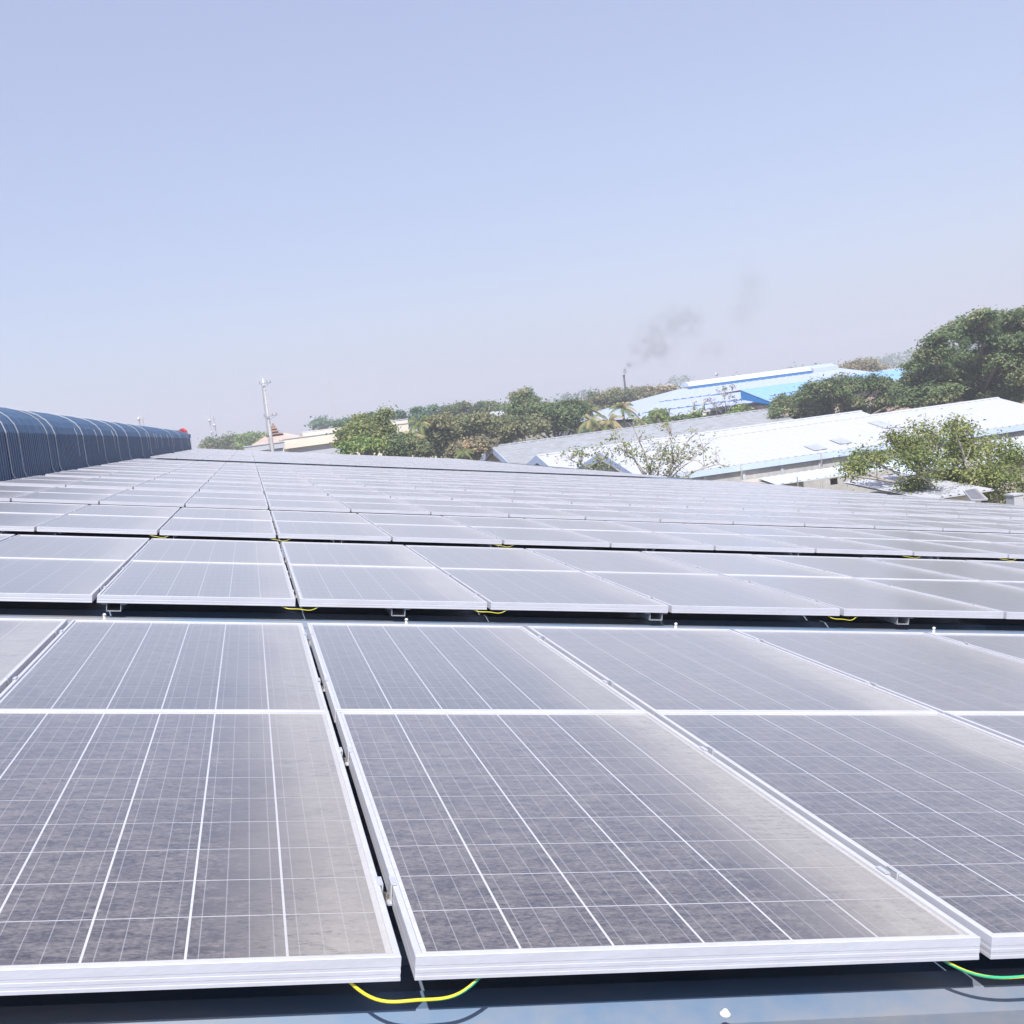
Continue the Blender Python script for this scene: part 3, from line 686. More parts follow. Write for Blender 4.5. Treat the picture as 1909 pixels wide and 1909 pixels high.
# main slope in three sheets with a small step between them
def slope_pt(s_, lo): return (yr + (ye - yr) * s_, zr + (ze - zr) * s_ + lo)
prev = 0
for s0, s1, lo in ((0, .48, .0), (.48, .82, -.10), (.82, 1.0, -.22)):
    ya, za = slope_pt(s0, lo); yb, zb_ = slope_pt(s1, lo)
    xa = xr0 + (43.8 - xr0) * s0; xb = xr0 + (43.8 - xr0) * s1
    PB('roof', slope_sheet(xb, 79.9, ya, za, yb, zb_, rib=1.1, rh=.05, xa0=xa, xa1=79.9, thick=.09), M['sky_roof'])
    if s1 < 1:
        mb = MB(); mb.box((xb, yb - .02, zb_ - .16), (79.9, yb + .03, zb_ - .02)); PB('step_trim', mb, M['blue_dark'])
mb = MB(); zl = ze - .22; mb.add([(43.8, ye, zl), (xr0, yr, zr), (43.8, 158, zl)], [(0, 1, 2)]); PB('roof', mb, M['sky_roof'])
mb = MB(); mb.add([(xr0, yr, zr), (79.9, yr, zr), (79.9, 158.5, zl), (43.8, 158.5, zl)], [(0, 1, 2, 3)]); PB('roof', mb, M['sky_roof'])
# curved ridge vent
rv = MB(); x_a, x_b = 57.6, 75.0; pr = [(yr + 1.5 * math.cos(a), .34 + .62 * math.sin(a)) for a in [math.pi * k / 12 for k in range(13)]]
rv.prism([(x_a, y_, z_) for y_, z_ in pr], (x_b - x_a, 0, 0)); vt = PB('ridge_vent', rv, M['pale_roof'])
mb = MB(); mb.box((x_a, yr - 1.46, -.16), (x_b, yr - 1.40, .33)); PB('vent_skirt', mb, M['blue_dark'], vt)
mb = MB(); mb.prism([(75.05, yr - 1.9, -.1), (75.05, yr - 1.9, .55), (75.05, yr, 1.0), (75.05, yr + 1.9, .55), (75.05, yr + 1.9, -.1)], (3.6, 0, 0)); PB('vent_house', mb, M['sky_roof'])
# eave trim, wall, windows, pipes
mb = MB(); mb.box((43.8, ye - .05, zl - .32), (66, ye - .01, zl - .03)); PB('fascia', mb, M['pale_roof'])
mb = MB(); mb.box((44.6, ye + .8, GROUND_Z), (79.9, 157.5, zl - .4)); PB('wall', mb, M['concrete'])
for i in range(9):
    xx = 49.0 + i * 2.1; mb = MB(); mb.box((xx, ye + .72, -5.6), (xx + 1.1, ye + .797, -3.6)); w = PB('window', mb, M['glass'])
    mb = MB(); mb.box((xx + .52, ye + .69, -5.6), (xx + .58, ye + .717, -3.6)); mb.box((xx, ye + .69, -4.55), (xx + 1.1, ye + .717, -4.49)); PB('mullion', mb, M['blue_trim'], w)
for px in (1294, 1312):
    p = at(px, 760, ye - .5); mb = MB(); mb.tube([(p.x, p.y, GROUND_Z), (p.x, p.y, p.z - .3)], .24, 8); mb.tube([(p.x, p.y, p.z - .3), (p.x, p.y, p.z + .6), (p.x + .3, p.y, p.z + .75)], [.15, .15, .2], 8); PB('exhaust_pipe', mb, M['concrete'], smooth=True)
# cross wing with saturated blue gable
g0 = at(1380, 727, 112); Xg = g0.x; zt = g0.z
yn_ = min(((abs(project((Xg, k / 10, zt - .7))[0] - 1434), k / 10) for k in range(1000, 1120)), key=lambda q_: q_[0])[1]
z1 = at(1434, 749, yn_).z
t_ = thing('blue_wing', 'factory wing with vivid blue gable wall and mid blue roof, left of the dark trees', 'factory', (Xg, yn_, GROUND_Z))
mb = MB(); mb.prism([(Xg, 112, zt - .04), (Xg, yn_, z1 - .03), (Xg, yn_, z1 - .30), (Xg, 112, zt - 1.05)], (.12, 0, 0)); PB('gable_wall', mb, M['blue_wall'])
mb = MB(); mb.box((Xg + .3, yn_ + .5, GROUND_Z), (Xg + 30, 111.8, z1 - .35)); PB('wall', mb, M['terracotta'])
PB('roof', slope_sheet(Xg - .03, Xg + 31, 112, zt + .02, yn_ - .1, z1, rib=1.0, rh=.05), M['sky_roof2'])
mb = MB(); mb.add([(Xg, 112.003, zt), (Xg + 31, 112.003, zt), (Xg + 31, 121, zt - .35), (Xg, 121, zt - .35)], [(0, 1, 2, 3)]); PB('roof', mb, M['sky_roof'])
# upper right roofs beyond the dark trees
r0 = at(1578, 700, 150); r1 = at(1700, 686, 150)
t_ = thing('far_hall', 'far light blue roofed hall seen left of the big dark tree', 'factory', (r0.x, 140, GROUND_Z)); zf_ = at(1620, 699, 152).z
PB('roof', slope_sheet(r0.x, r0.x + 20, 152, zf_, 138, zf_ - 1.3, rib=1.4, rh=.05), M['sky_roof'])
mb = MB(); mb.box((r0.x + 7, 152, zf_ - .1), (r0.x + 21, 153, zf_ + .45)); PB('ridge_vent', mb, M['concrete'])
mb = MB(); mb.box((r0.x + .5, 139, GROUND_Z), (r0.x + 19.5, 151.5, zf_ - 1.5)); PB('wall', mb, M['concrete'])
q = at(1335, 698, 146); t_ = thing('satellite_dish', 'small white dish on a thin mast above the blue ridge vent', 'dish', (q.x, q.y, q.z - 2))
mb = MB(); mb.tube([(0, 0, -8), (0, 0, 1.75)], .03, 6); part('mast', mb, M['strap'], t_)
mb = MB(); mb.tube([(0, 0, 2), (0, -.05, 2.0), (0, -.12, 2.02)], [.05, .16, .26], 12); part('reflector', mb, M['white_roof'], t_, True)

# ------------------------------------------------------------------ cream buildings, pole and towers on the left
def cream_block(label, x0p, x1p, Y, y0, y1, depth, band, mat, name='cream_building', drop=.4):
    a = at(x0p, y0, Y); b_ = at(x1p, y1, Y); zt = (a.z + b_.z) / 2
    t_ = thing(name, label, 'building', (a.x, Y, GROUND_Z))
    mb = MB(); mb.box((a.x, Y, zt - band), (b_.x, Y + depth, zt)); part('parapet', rel(t_, mb), mat, t_)
    mb = MB(); mb.box((a.x + drop, Y + drop, GROUND_Z), (b_.x - drop, Y + depth - drop, zt - band)); part('wall', rel(t_, mb), mat, t_)
    mb = MB(); mb.box((a.x - .06, Y - .06, zt), (b_.x + .06, Y + .25, zt + .09)); part('coping', rel(t_, mb), M['white_roof'], t_)
    return t_, a, b_, zt
t_, a, b_, zt = cream_block('long cream building with deep parapet right of the pole', 527, 760, 112, 819.5, 790, 14, .95, M['cream'])
mb = MB(); mb.box((a.x + .45, 112.37, zt - 2.0), (b_.x - .5, 112.398, zt - 1.2)); part('window_band', rel(t_, mb), M['white_roof'], t_)
cream_block('upper cream roof block behind the long cream building', 565, 760, 124, 806, 782, 10, .9, M['cream'])
cream_block('low white walled building at the foot of the concrete pole', 455, 530, 103, 834, 824, 9, .5, M['white_roof'], 'white_building', .2)
# terracotta roof with stacked brown tiers
q = at(513, 821, 150); t_ = thing('tiered_pavilion', 'reddish roof with a small stacked brown tower just right of the pole', 'building', (q.x, q.y, GROUND_Z))
h0 = q.z - GROUND_Z
mb = MB(); mb.add([(-3.3, -3, h0 - .3), (4.8, -3, h0 - .3), (4.8, 3, h0 - .3), (-3.3, 3, h0 - .3), (-.8, 0, h0 + .95), (1.0, 0, h0 + .95)], [(0, 1, 5, 4), (1, 2, 5), (2, 3, 4, 5), (3, 0, 4), (0, 3, 2, 1)]); part('roof', mb, M['terracotta'], t_)
mb = MB(); mb.box((-2.8, -2.5, 0), (4.2, 2.5, h0 - .3)); part('wall', mb, M['cream'], t_)
for k, (w_, z_) in enumerate(((1.15, .80), (.85, 1.18), (.58, 1.54), (.3, 1.88))):
    mb = MB(); z_ = h0 + z_; mb.add([(-w_, -w_, z_), (w_, -w_, z_), (w_, w_, z_), (-w_, w_, z_), (-w_ * .45, -w_ * .45, z_ + .24), (w_ * .45, -w_ * .45, z_ + .24), (w_ * .45, w_ * .45, z_ + .24), (-w_ * .45, w_ * .45, z_ + .24)], [(0, 3, 2, 1), (4, 5, 6, 7), (0, 1, 5, 4), (1, 2, 6, 5), (2, 3, 7, 6), (3, 0, 4, 7)])
    mb.box((-w_ * .5, -w_ * .5, z_ + .22), (w_ * .5, w_ * .5, z_ + .40)); part('roof_tier', mb, M['brown'], t_)
# far white roofs in the trees
def far_roof(label, x0p, y0p, x1p, y1p, Y, span, rise, mat, wall):
    a = at(x0p, y0p, Y); b_ = at(x1p, y1p, Y); zt = (a.z + b_.z) / 2
    t_ = thing('hall', label, 'building', (a.x, Y - span, GROUND_Z))
    part('roof', rel(t_, slope_sheet(a.x, b_.x, Y, zt, Y - span, zt - rise, rib=1.5, rh=.05)), mat, t_)
    part('roof', rel(t_, slope_sheet(a.x, b_.x, Y + .01, zt, Y + span, zt - rise, rib=1.5, rh=.05)), mat, t_)
    mb = MB(); mb.box((a.x + .3, Y - span + .5, GROUND_Z), (b_.x - .3, Y + span - .5, zt - rise - .1)); part('wall', rel(t_, mb), wall, t_)
    return t_
far_roof('long white roof between the dark trees in the middle distance', 848, 777, 940, 765, 170, 7, 1.3, M['white_roof'], M['white_roof'])
far_roof('small pale roof showing between the light green tree and the palms', 733, 806, 800, 797, 130, 5, 1.2, M['white_roof'], M['cream'])
far_roof('bright white roof behind the hilltop shrubs beside the chimney', 1185, 723, 1250, 717, 210, 6, 1.1, M['white_roof'], M['white_roof'])
# concrete pole
pb, ptop = at(508, 838, 80), at(490, 705, 80)
t_ = thing('utility_pole', 'tall pale concrete pole leaning against the sky left of the cream building', 'pole', (pb.x, 80, GROUND_Z))
mb = MB(); mb.tube([(pb.x + .01, 80, GROUND_Z), (pb.x, 80, pb.z), (ptop.x, 80, ptop.z)], [.2, .15, .065], 12); part('pole', rel(t_, mb), M['concrete'], t_, True)
for (x, y, w_) in ((491.5, 715, .55), (501, 776, .62)):
    c_ = at(x, y, 79.8); mb = MB(); mb.bar((c_.x - w_ * .6, c_.y, c_.z - .02), (c_.x + w_, c_.y, c_.z + .02), .05)
    mb.bar((c_.x - .05, c_.y, c_.z - .32), (c_.x + w_ * .85, c_.y, c_.z), .04)
    ca = part('crossarm', rel(t_, mb), M['gutter'], t_)
    for dx in (-w_ * .5, w_ * .45, w_ * .9):
        mb = MB(); mb.tube([(c_.x + dx, c_.y, c_.z + .03), (c_.x + dx, c_.y, c_.z + .20)], [.05, .03], 6); part('insulator', rel(t_, mb), M['gutter'], ca)
mb = MB(); pts = [(pb.x - .28, 79.7, GROUND_Z + 1), (pb.x - .20, 79.75, pb.z + 1), (ptop.x - .14, 79.8, ptop.z - .4)]; mb.tube(pts, .025, 5); part('conduit', rel(t_, mb), M['gutter'], t_)
# lattice towers
def lattice(label, px, ytop, ybot, Y, w0, w1, dishes, ant=True):
    b_ = at(px, ybot, Y); tp = at(px - (ybot - ytop) * .13, ytop, Y); base = Vector((b_.x, Y, GROUND_Z)); H = tp.z - GROUND_Z
    t_ = thing('telecom_tower', label, 'tower', base)
    mb = MB(); n_ = int(H / 1.8); cor = lambda k, i: ((-1, -1), (1, -1), (1, 1), (-1, 1))[i % 4]
    def pt(k, i):
        w_ = w0 + (w1 - w0) * k / n_; sx, sy = cor(k, i); return Vector((sx * w_, sy * w_, H * k / n_))
    for i in range(4):
        mb.bar(pt(0, i), pt(n_, i), .14)
        for k in range(n_):
            mb.bar(pt(k, i), pt(k + 1, i + 1), .07); mb.bar(pt(k + 1, i), pt(k + 1, i + 1), .07)
    part('lattice_mast', mb, M['strap'], t_)
    for (dz, dx, r) in dishes:
        mb = MB(); mb.tube([(dx, -w1 - .3, H + dz), (dx, -w1 - .45, H + dz), (dx, -w1 - .8, H + dz)], [.1, r * .6, r * .6], 14); part('dish', mb, M['strap'], t_, True)
    if ant:
        for a in range(6):
            an = a * math.pi / 3; mb = MB(); x_, y_ = math.cos(an) * 1.2, math.sin(an) * 1.2
            mb.box((x_ * .8 - .09, y_ * .8 - .06, H - .9), (x_ * .8 + .09, y_ * .8 + .06, H + .5)); part('antenna', mb, M['white_roof'], t_)
lattice('white telecom tower with dishes above the hazy trees left of the pole', 402, 775, 832, 300, .9, .55, ((-1.2, -.6, .55), (-2.6, .5, .6), (-4.4, -.5, .5)))
lattice('faint telecom tower top with one dish just above the blue ridge vent', 270, 778, 830, 330, .9, .5, ((-.4, -.5, .8),))
lattice('very faint thin mast in the haze above the cream building', 626, 706, 800, 640, 1.2, .5, ((-1.5, 0, .5),), False)

# chimney and smoke
q = at(1164, 722, 230); ct = at(1163, 699, 230)
t_ = thing('chimney', 'thin dark chimney on the tree line giving off grey smoke', 'chimney', (q.x, 230, GROUND_Z))
mb = MB(); mb.tube([(0, 0, 0), (ct.x - q.x, 0, ct.z - GROUND_Z)], [.26, .19], 12); part('stack', mb, M['dark'], t_, True)
mb = MB(); mb.tube([(ct.x - q.x, 0, ct.z - GROUND_Z - .3), (ct.x - q.x, 0, ct.z - GROUND_Z + .02)], .24, 12); part('rim', mb, M['dark'], t_, True)

# ------------------------------------------------------------------ trees
G = GROUND_Z
def gb(x, Y): return (at(x, 800, Y).x, Y, G)
# big dark tree at right
big = line_lobes([(1745, 668, 42), (1790, 640, 46), (1838, 622, 40), (1885, 610, 42), (1925, 622, 50), (1735, 712, 42), (1790, 700, 55), (1850, 680, 60), (1905, 690, 60), (1760, 742, 36), (1825, 735, 45), (1880, 722, 40), (1950, 680, 60), (1860, 650, 50), (1700, 735, 26), (1715, 690, 26), (1722, 765, 24), (1772, 768, 26), (1740, 690, 34), (1835, 600, 26), (1890, 588, 26), (1705, 710, 22)], 84, 0, 1, .72, jy=4)
tree('huge spreading dark green tree filling the right edge behind the white warehouse', gb(1850, 93), big, 'deep', 4200, 26, .28, .27, .55, twigs=220, up=.35, fill=.5)
mid = line_lobes([(1458, 762, 18), (1482, 748, 22), (1510, 738, 28), (1548, 728, 26), (1590, 722, 28), (1630, 720, 28), (1665, 722, 24), (1500, 765, 26), (1545, 760, 30), (1600, 755, 30), (1650, 750, 28), (1690, 748, 24), (1445, 772, 10), (1570, 742, 30), (1700, 758, 26), (1640, 772, 22), (1590, 776, 22), (1540, 782, 20), (1490, 784, 18), (1680, 740, 24)], 97, 0, 2, .7, jy=2.5)
tree('broad leafy tree in front of the blue roofs, left of the huge tree', gb(1560, 98), mid, 'deep', 2500, 20, .30, .26, .35, twigs=150, up=.35, fill=.5)
tree('rounded green bush at the right edge beside the white roof end', gb(1920, 83), line_lobes([(1898, 738, 20), (1925, 728, 34)], 83, 0, 3, .8), 'deep', 260, 20, .28, .28, .2, twigs=20)
# near tree at right, open and yellow green
near = line_lobes([(1600, 872, 36), (1640, 860, 31), (1690, 838, 43), (1745, 828, 45), (1785, 818, 43), (1660, 816, 19), (1720, 880, 48), (1800, 860, 52), (1845, 850, 48), (1895, 856, 43), (1760, 905, 50), (1850, 895, 50), (1900, 912, 43), (1700, 915, 36), (1805, 935, 48), (1880, 940, 43), (1585, 882, 21), (1778, 800, 19), (1940, 880, 48)], 36.5, 0, 5, .75, jy=1.4)
tree('near open yellow-green tree with visible branches at the lower right', gb(1790, 37), near, 'yellow', 1900, 12, .21, .135, .14, fork=tuple(at(1790, 950, 37)), bark='palebark', twigs=420, up=.15, fill=.0, aspect=2.2, flat=.8)
# sparse tree in front of the white roof
sp = line_lobes([(1075, 862, 30), (1120, 850, 34), (1165, 835, 38), (1215, 845, 44), (1255, 855, 40), (1290, 850, 34), (1180, 790, 30), (1250, 800, 34), (1200, 870, 36), (1130, 880, 30), (1310, 828, 26), (1330, 856, 16), (1062, 850, 26), (1340, 860, 20), (1300, 800, 16), (1150, 805, 18), (1260, 880, 40), (1230, 885, 30)], 57.5, 0, 6, .8, jy=2.0)
tree('nearly leafless tree with thin grey branches in front of the white roofs', gb(1225, 57.5), sp, 'yellow', 270, 8, .18, .16, .12, fork=tuple(at(1222, 920, 57.5)), bark='palebark', twigs=330, up=.3, fill=.1, aspect=1.8)
# small bare tree by the blue factory wall
bt = line_lobes([(1330, 750, 16), (1350, 735, 18), (1368, 745, 14), (1345, 765, 18), (1365, 725, 8)], 114, 0, 7, 1.0)
tree('thin bare pale tree against the light blue factory roof', gb(1347, 114), bt, 'dry', 70, 5, .15, .20, .13, bark='palebark', twigs=70, fill=.1)
for i, (x, y, r_, Y, lf, lab) in enumerate(((1262, 787, 12, 112, 'deep', 'dark leafy shrub against the grey factory wall, left of the window'), (1228, 776, 15, 115, 'bright', 'bright green broadleaf shrub at the left end of the blue factory'),
        (1297, 783, 14, 113, 'bright', 'yellowish green shrub below the two exhaust pipes'), (1396, 772, 12, 109.5, 'deep', 'green shrub under the vivid blue gable'), (1380, 768, 14, 110, 'bright', 'light green shrub left of the vivid blue gable'))):
    tree(lab, gb(x, Y), line_lobes([(x - r_ * .5, y + 4, r_ * .8), (x + r_ * .5, y + 2, r_ * .8), (x, y - 4, r_ * .8)], Y, 0, i, .9, jy=.6), lf, 130, 16, .22, .30, .1, name='shrub', twigs=15, cat='shrub')
# hill of olive trees behind the palms
def wood(label, pts, Y, leaf, n, cs=.38, ls=.40, seed=0, flat=.75, jy=3, name='tree', tw=60, fill=.55, group=None, bark='bark', per=16):
    x = sum(p[0] for p in pts) / len(pts)
    return tree(label, gb(x, Y), line_lobes(pts, Y, 0, seed, flat, jy=jy), leaf, n, per, cs, ls, .3, name=name, twigs=tw, fill=fill, group=group, bark=bark)
wood('brownish olive treetops on the slope below the smoking chimney', [(1085, 762, 16), (1110, 752, 20), (1135, 742, 20), (1160, 738, 18), (1120, 768, 24), (1150, 760, 24), (1180, 745, 16), (1095, 785, 20)], 168, 'olive', 700, seed=11)
wood('dry brown bushes just left of the blue roof hip', [(1185, 735, 14), (1210, 733, 14), (1235, 732, 12), (1205, 745, 16), (1175, 755, 14), (1250, 727, 8)], 172, 'dry', 480, seed=12)
wood('rounded green tree with the tallest top in the middle of the skyline', [(970, 752, 20), (960, 768, 22), (985, 770, 22), (975, 742, 12)], 140, 'deep', 420, seed=13)
wood('wide dark green tree right of the tallest skyline top', [(1005, 775, 26), (1035, 765, 24), (1055, 760, 20), (1020, 795, 30), (1060, 785, 28), (985, 795, 28), (1075, 772, 16)], 124, 'deep', 750, seed=14, flat=.85)
wood('flat topped olive brown acacia left of the grey warehouse', [(790, 828, 26), (820, 812, 28), (855, 800, 28), (895, 796, 28), (935, 795, 26), (970, 795, 22), (995, 800, 18), (840, 830, 28), (880, 820, 30), (920, 815, 28), (960, 810, 24), (810, 842, 20), (860, 842, 20)], 114, 'olive', 1500, .42, .39, seed=15, flat=.7)
wood('grey-brown leafless looking bush beside the grey warehouse gable', [(870, 835, 20), (895, 828, 18), (850, 845, 16), (880, 848, 14)], 101, 'dry', 260, .35, .3, seed=16, tw=120)
wood('light green rounded tree in front of the cream building', [(672, 800, 16), (700, 795, 24), (655, 812, 16), (690, 815, 24), (715, 808, 18), (640, 818, 12)], 98, 'yellow', 620, .34, .3, seed=17)
wood('bright green low bush at the panels far edge below the light green tree', [(650, 832, 14), (672, 828, 18), (695, 832, 16)], 95, 'bright', 300, .3, .3, seed=18)
wood('mixed green bush between the light green tree and the palms', [(722, 830, 18), (745, 826, 18), (762, 835, 16), (735, 842, 12)], 97, 'deep', 360, .3, .3, seed=19)
wood('small grey-green bush beneath the palms', [(775, 835, 14), (795, 842, 14), (760, 845, 10)], 100, 'olive', 220, .3, .3, seed=20)
for i, (pts, lf, lab) in enumerate(((((645, 788, 9), (632, 790, 6), (655, 786, 6)), 'blue', 'small dark far tree on the skyline above the cream building'),
        (((690, 780, 10), (677, 783, 8)), 'blue', 'dark far tree behind the light green crown'),
        (((730, 782, 14), (748, 784, 14), (718, 785, 10)), 'blue', 'dark blue-green far tree right of the light green crown'),
        (((782, 775, 16), (798, 772, 16), (770, 780, 12)), 'blue', 'dark far tree behind the first palm'),
        (((838, 768, 14), (858, 765, 16), (825, 772, 10)), 'deep', 'dark far trees left of the long white roof'),
        (((898, 760, 12), (915, 758, 12), (885, 764, 8)), 'deep', 'dark round far tree behind the long white roof'),
        (((935, 760, 12), (948, 762, 14)), 'deep', 'far tree between the long white roof and the tallest top'))):
    wood(lab, [(x, y + 3, r * .9) for x, y, r in pts], 190, lf, 320, .42, .42, seed=30 + i, name='tree', tw=10, group='dark trees on the skyline', flat=.9)
wood('pale leafless crown on the skyline between blue roofs and huge tree', [(1560, 690, 14), (1590, 685, 16), (1615, 686, 16), (1640, 692, 10)], 175, 'dry', 420, .5, .4, seed=40, tw=140, bark='palebark', per=9)
wood('hazy green treeline at the far left end of the roof', [(395, 832, 9), (412, 828, 11), (432, 827, 12), (450, 826, 10)], 290, 'deep', 500, .9, .8, seed=41, tw=0)
wood('hazy yellowish trees just left of the concrete pole', [(462, 824, 11), (480, 820, 11), (497, 820, 8), (470, 830, 8)], 270, 'bright', 420, .8, .7, seed=42, tw=0)
wood('hazy small treetop poking up above the cream building', [(599, 793, 5), (597, 789, 3)], 300, 'blue', 90, 1.0, 1.0, seed=43, tw=0)
tag(obj('treeline', (lambda A: leaf_mesh('treeline', A[0], A[1], A[2], A[3], L['blue']))(foliage([((x, 700 + 60 * math.sin(x * .05), -10 + 3 * random.random()), (26, 14, 7.5)) for x in range(-400, 900, 20)], 9000, 6, 2.2, 2.6))), 'far dim green treeline along the horizon behind everything', 'trees', None, 'stuff')
tag(obj('undergrowth', (lambda A: leaf_mesh('undergrowth', A[0], A[1], A[2], A[3], L['olive']))(foliage([((20 + 3 * k + random.uniform(-3, 3), random.uniform(111, 150), -9.5 + random.random() * 2), (4, 5, 3.4)) for k in range(26)] + [((-6 + 2.4 * k, 118 + random.uniform(-8, 8), -8.8), (4, 5, 3.0)) for k in range(20)], 2600, 12, .7, .5))), 'green brown undergrowth between the trees and buildings', 'undergrowth', None, 'stuff')

# palms
def palm(label, px, py, Y, size, n=15, dry=.1, seed=0):
    rr = random.Random(seed); c_ = at(px, py, Y); t_ = thing('palm_tree', label, 'palm tree', (c_.x, Y, G), 'palms among the trees')
    H = c_.z - G; mb = MB(); mb.tube([(0, 0, 0), (.15, 0, H * .5), (0, 0, H)], [.24, .17, .13], 8); part('trunk', mb, M['bark'], t_, True)
    for i in range(n):
        az = 2 * math.pi * i / n + rr.uniform(-.2, .2); el = rr.uniform(-.2, 1.2); Ls = size * rr.uniform(.8, 1.1)
        C, N, S = [], [], []; d = Vector((math.cos(az), math.sin(az), 0)); side = Vector((-d.y, d.x, 0)); mbf = MB(); pts = []
        for k in range(13):
            s_ = k / 12; r_ = Ls * (s_ * math.cos(el) * (1 - .1 * s_)); z_ = Ls * (s_ * math.sin(el) - .62 * s_ * s_); pts.append(Vector((0, 0, H)) + d * r_ + Vector((0, 0, z_)))
        mbf.tube(pts, [.03 * (1 - .7 * k / 12) for k in range(13)], 4)
        for k in range(1, 13):
            for q in range(2):
                p = pts[k - 1].lerp(pts[k], q * .5)
                for sg in (-1, 1):
                    w_ = .42 * size / 2 * math.sin(math.pi * min(1, (k + q * .5) / 13.5)) + .08; tip = p + side * sg * w_ * .8 + Vector((0, 0, -w_ * .65)) + (pts[k] - pts[k - 1]) * .9
                    ax = (pts[k] - pts[k - 1]) * .28
                    mbf.add([p - ax, p + ax, tip], [(0, 1, 2)])
        me = mbf.mesh('frond', L['palm']); a = me.attributes.new('tint', 'FLOAT', 'FACE'); tv = 1.0 if rr.random() < dry else rr.uniform(.1, .8)
        a.data.foreach_set('value', [tv] * len(me.polygons)); obj('frond', me, t_)
palm('coconut palm with drooping fronds in front of the dark far trees', 782, 790, 110, 2.2, 16, .1, 1)
palm('palm right of the first coconut palm, its crown touching the skyline', 808, 785, 116, 1.9, 14, .1, 2)
palm('low palm with hanging dry fronds above the small grey-green bush', 770, 815, 105, 2.0, 15, .35, 3)
palm('short palm below the long white roof', 838, 785, 118, 1.6, 13, .1, 4)
palm('pale yellowish palm with bent fronds above the grey roof', 1100, 783, 112, 2.2, 14, .6, 5)
palm('bushy palm left of the blue factory hip', 1160, 760, 118, 2.3, 16, .3, 6)
palm('palm with upright fronds behind the pale yellowish palm', 1095, 762, 128, 2.2, 15, .2, 7)
palm('dry fronded palm at the left foot of the blue factory', 1135, 785, 112, 2.4, 18, .7, 8)
palm('small palm by the lower corner of the blue roof', 1195, 785, 110, 1.8, 15, .4, 9)
palm('banana-like palm with upright green leaves by the factory wall', 1225, 768, 113, 1.3, 10, 0, 10)
palm('low palm beside the grey warehouse gable', 865, 842, 99, 1.3, 12, .2, 11)

# ------------------------------------------------------------------ person beyond the ridge vent
M['skin'] = plain('brown_skin', (0.30, 0.17, 0.11), .6, 0, .05, 20)
M['red'] = plain('red_shirt_cloth', (0.62, 0.03, 0.05), .85, 0, .15, 30)
M['jeans'] = plain('blue_trouser_cloth', (0.05, 0.20, 0.48), .85, 0, .15, 30)
M['hair'] = plain('black_hair', (0.02, 0.02, 0.02), .6, 0, .1, 30)
def skin_mesh(name, nodes, edges, mat, sub=2):
    me = bpy.data.meshes.new(name); me.from_pydata([n_[:3] for n_ in nodes], edges, []); o = bpy.data.objects.new(name, me); COL.objects.link(o)
    sk = o.modifiers.new('skin', 'SKIN'); sk.use_smooth_shade = True
    for v, n_ in zip(me.skin_vertices[0].data, nodes): v.radius = (n_[3], n_[4] if len(n_) > 4 else n_[3])
    me.skin_vertices[0].data[0].use_root = True
    s_ = o.modifiers.new('sub', 'SUBSURF'); s_.levels = sub; s_.render_levels = sub
    dg = bpy.context.evaluated_depsgraph_get(); m2 = bpy.data.meshes.new_from_object(o.evaluated_get(dg)); m2.name = name; m2.materials.clear(); m2.materials.append(mat)
    bpy.data.objects.remove(o); return m2
top = at(338, 797.5, 86.4)
pz = roofpt(top.x, 86.4, H_ROOF + .03).z + .01
t_ = thing('person', 'tiny person in red shirt and blue trousers bending over beyond the ridge vent', 'person', (top.x, 86.4, pz)); t_.scale = ((top.z - pz) / 1.28,) * 3
# bent forward, back up; x to the right is the hips' side
body = [(.30, 0, .80, .15, .13), (.20, 0, 1.00, .15, .12), (.05, 0, 1.14, .17, .12), (-.08, 0, 1.16, .15, .11), (-.17, 0, 1.12, .055), (-.26, 0, 1.08, .075, .085), (-.33, 0, 1.05, .085, .09), (-.40, 0, 1.0, .05),
        (-.05, .19, 1.10, .055), (-.10, .24, .86, .042), (-.20, .20, .64, .034), (-.23, .18, .56, .03), (-.05, -.19, 1.10, .055), (-.10, -.24, .86, .042), (-.20, -.20, .64, .034), (-.23, -.18, .56, .03),
        (.30, .10, .76, .10), (.16, .14, .44, .065), (.34, .13, .08, .042), (.22, .13, .03, .035), (.30, -.10, .76, .10), (.16, -.14, .44, .065), (.34, -.13, .08, .042), (.22, -.13, .03, .035)]
edges = [(0, 1), (1, 2), (2, 3), (3, 4), (4, 5), (5, 6), (6, 7), (3, 8), (8, 9), (9, 10), (10, 11), (3, 12), (12, 13), (13, 14), (14, 15), (0, 16), (16, 17), (17, 18), (18, 19), (0, 20), (20, 21), (21, 22), (22, 23)]
obj('body', skin_mesh('body', body, edges, M['skin']), t_)
sh = [(.22, 0, .97, .18, .15), (.20, 0, 1.0, .18, .145), (.05, 0, 1.14, .195, .14), (-.08, 0, 1.16, .17, .13), (-.05, .19, 1.10, .072), (-.09, .23, .92, .06), (-.05, -.19, 1.10, .072), (-.09, -.23, .92, .06)]
obj('shirt', skin_mesh('shirt', sh, [(0, 1), (1, 2), (2, 3), (3, 4), (4, 5), (3, 6), (6, 7)], M['red']), t_)
tr_ = [(.30, 0, .84, .175, .15), (.30, .11, .74, .12), (.16, .14, .44, .085), (.33, .13, .12, .062), (.30, -.11, .74, .12), (.16, -.14, .44, .085), (.33, -.13, .12, .062)]
obj('trousers', skin_mesh('trousers', tr_, [(0, 1), (1, 2), (2, 3), (0, 4), (4, 5), (5, 6)], M['jeans']), t_)
hr = [(-.28, 0, 1.125, .07), (-.35, 0, 1.10, .08), (-.40, 0, 1.06, .05)]
obj('hair', skin_mesh('hair', hr, [(0, 1), (1, 2)], M['hair']), t_)

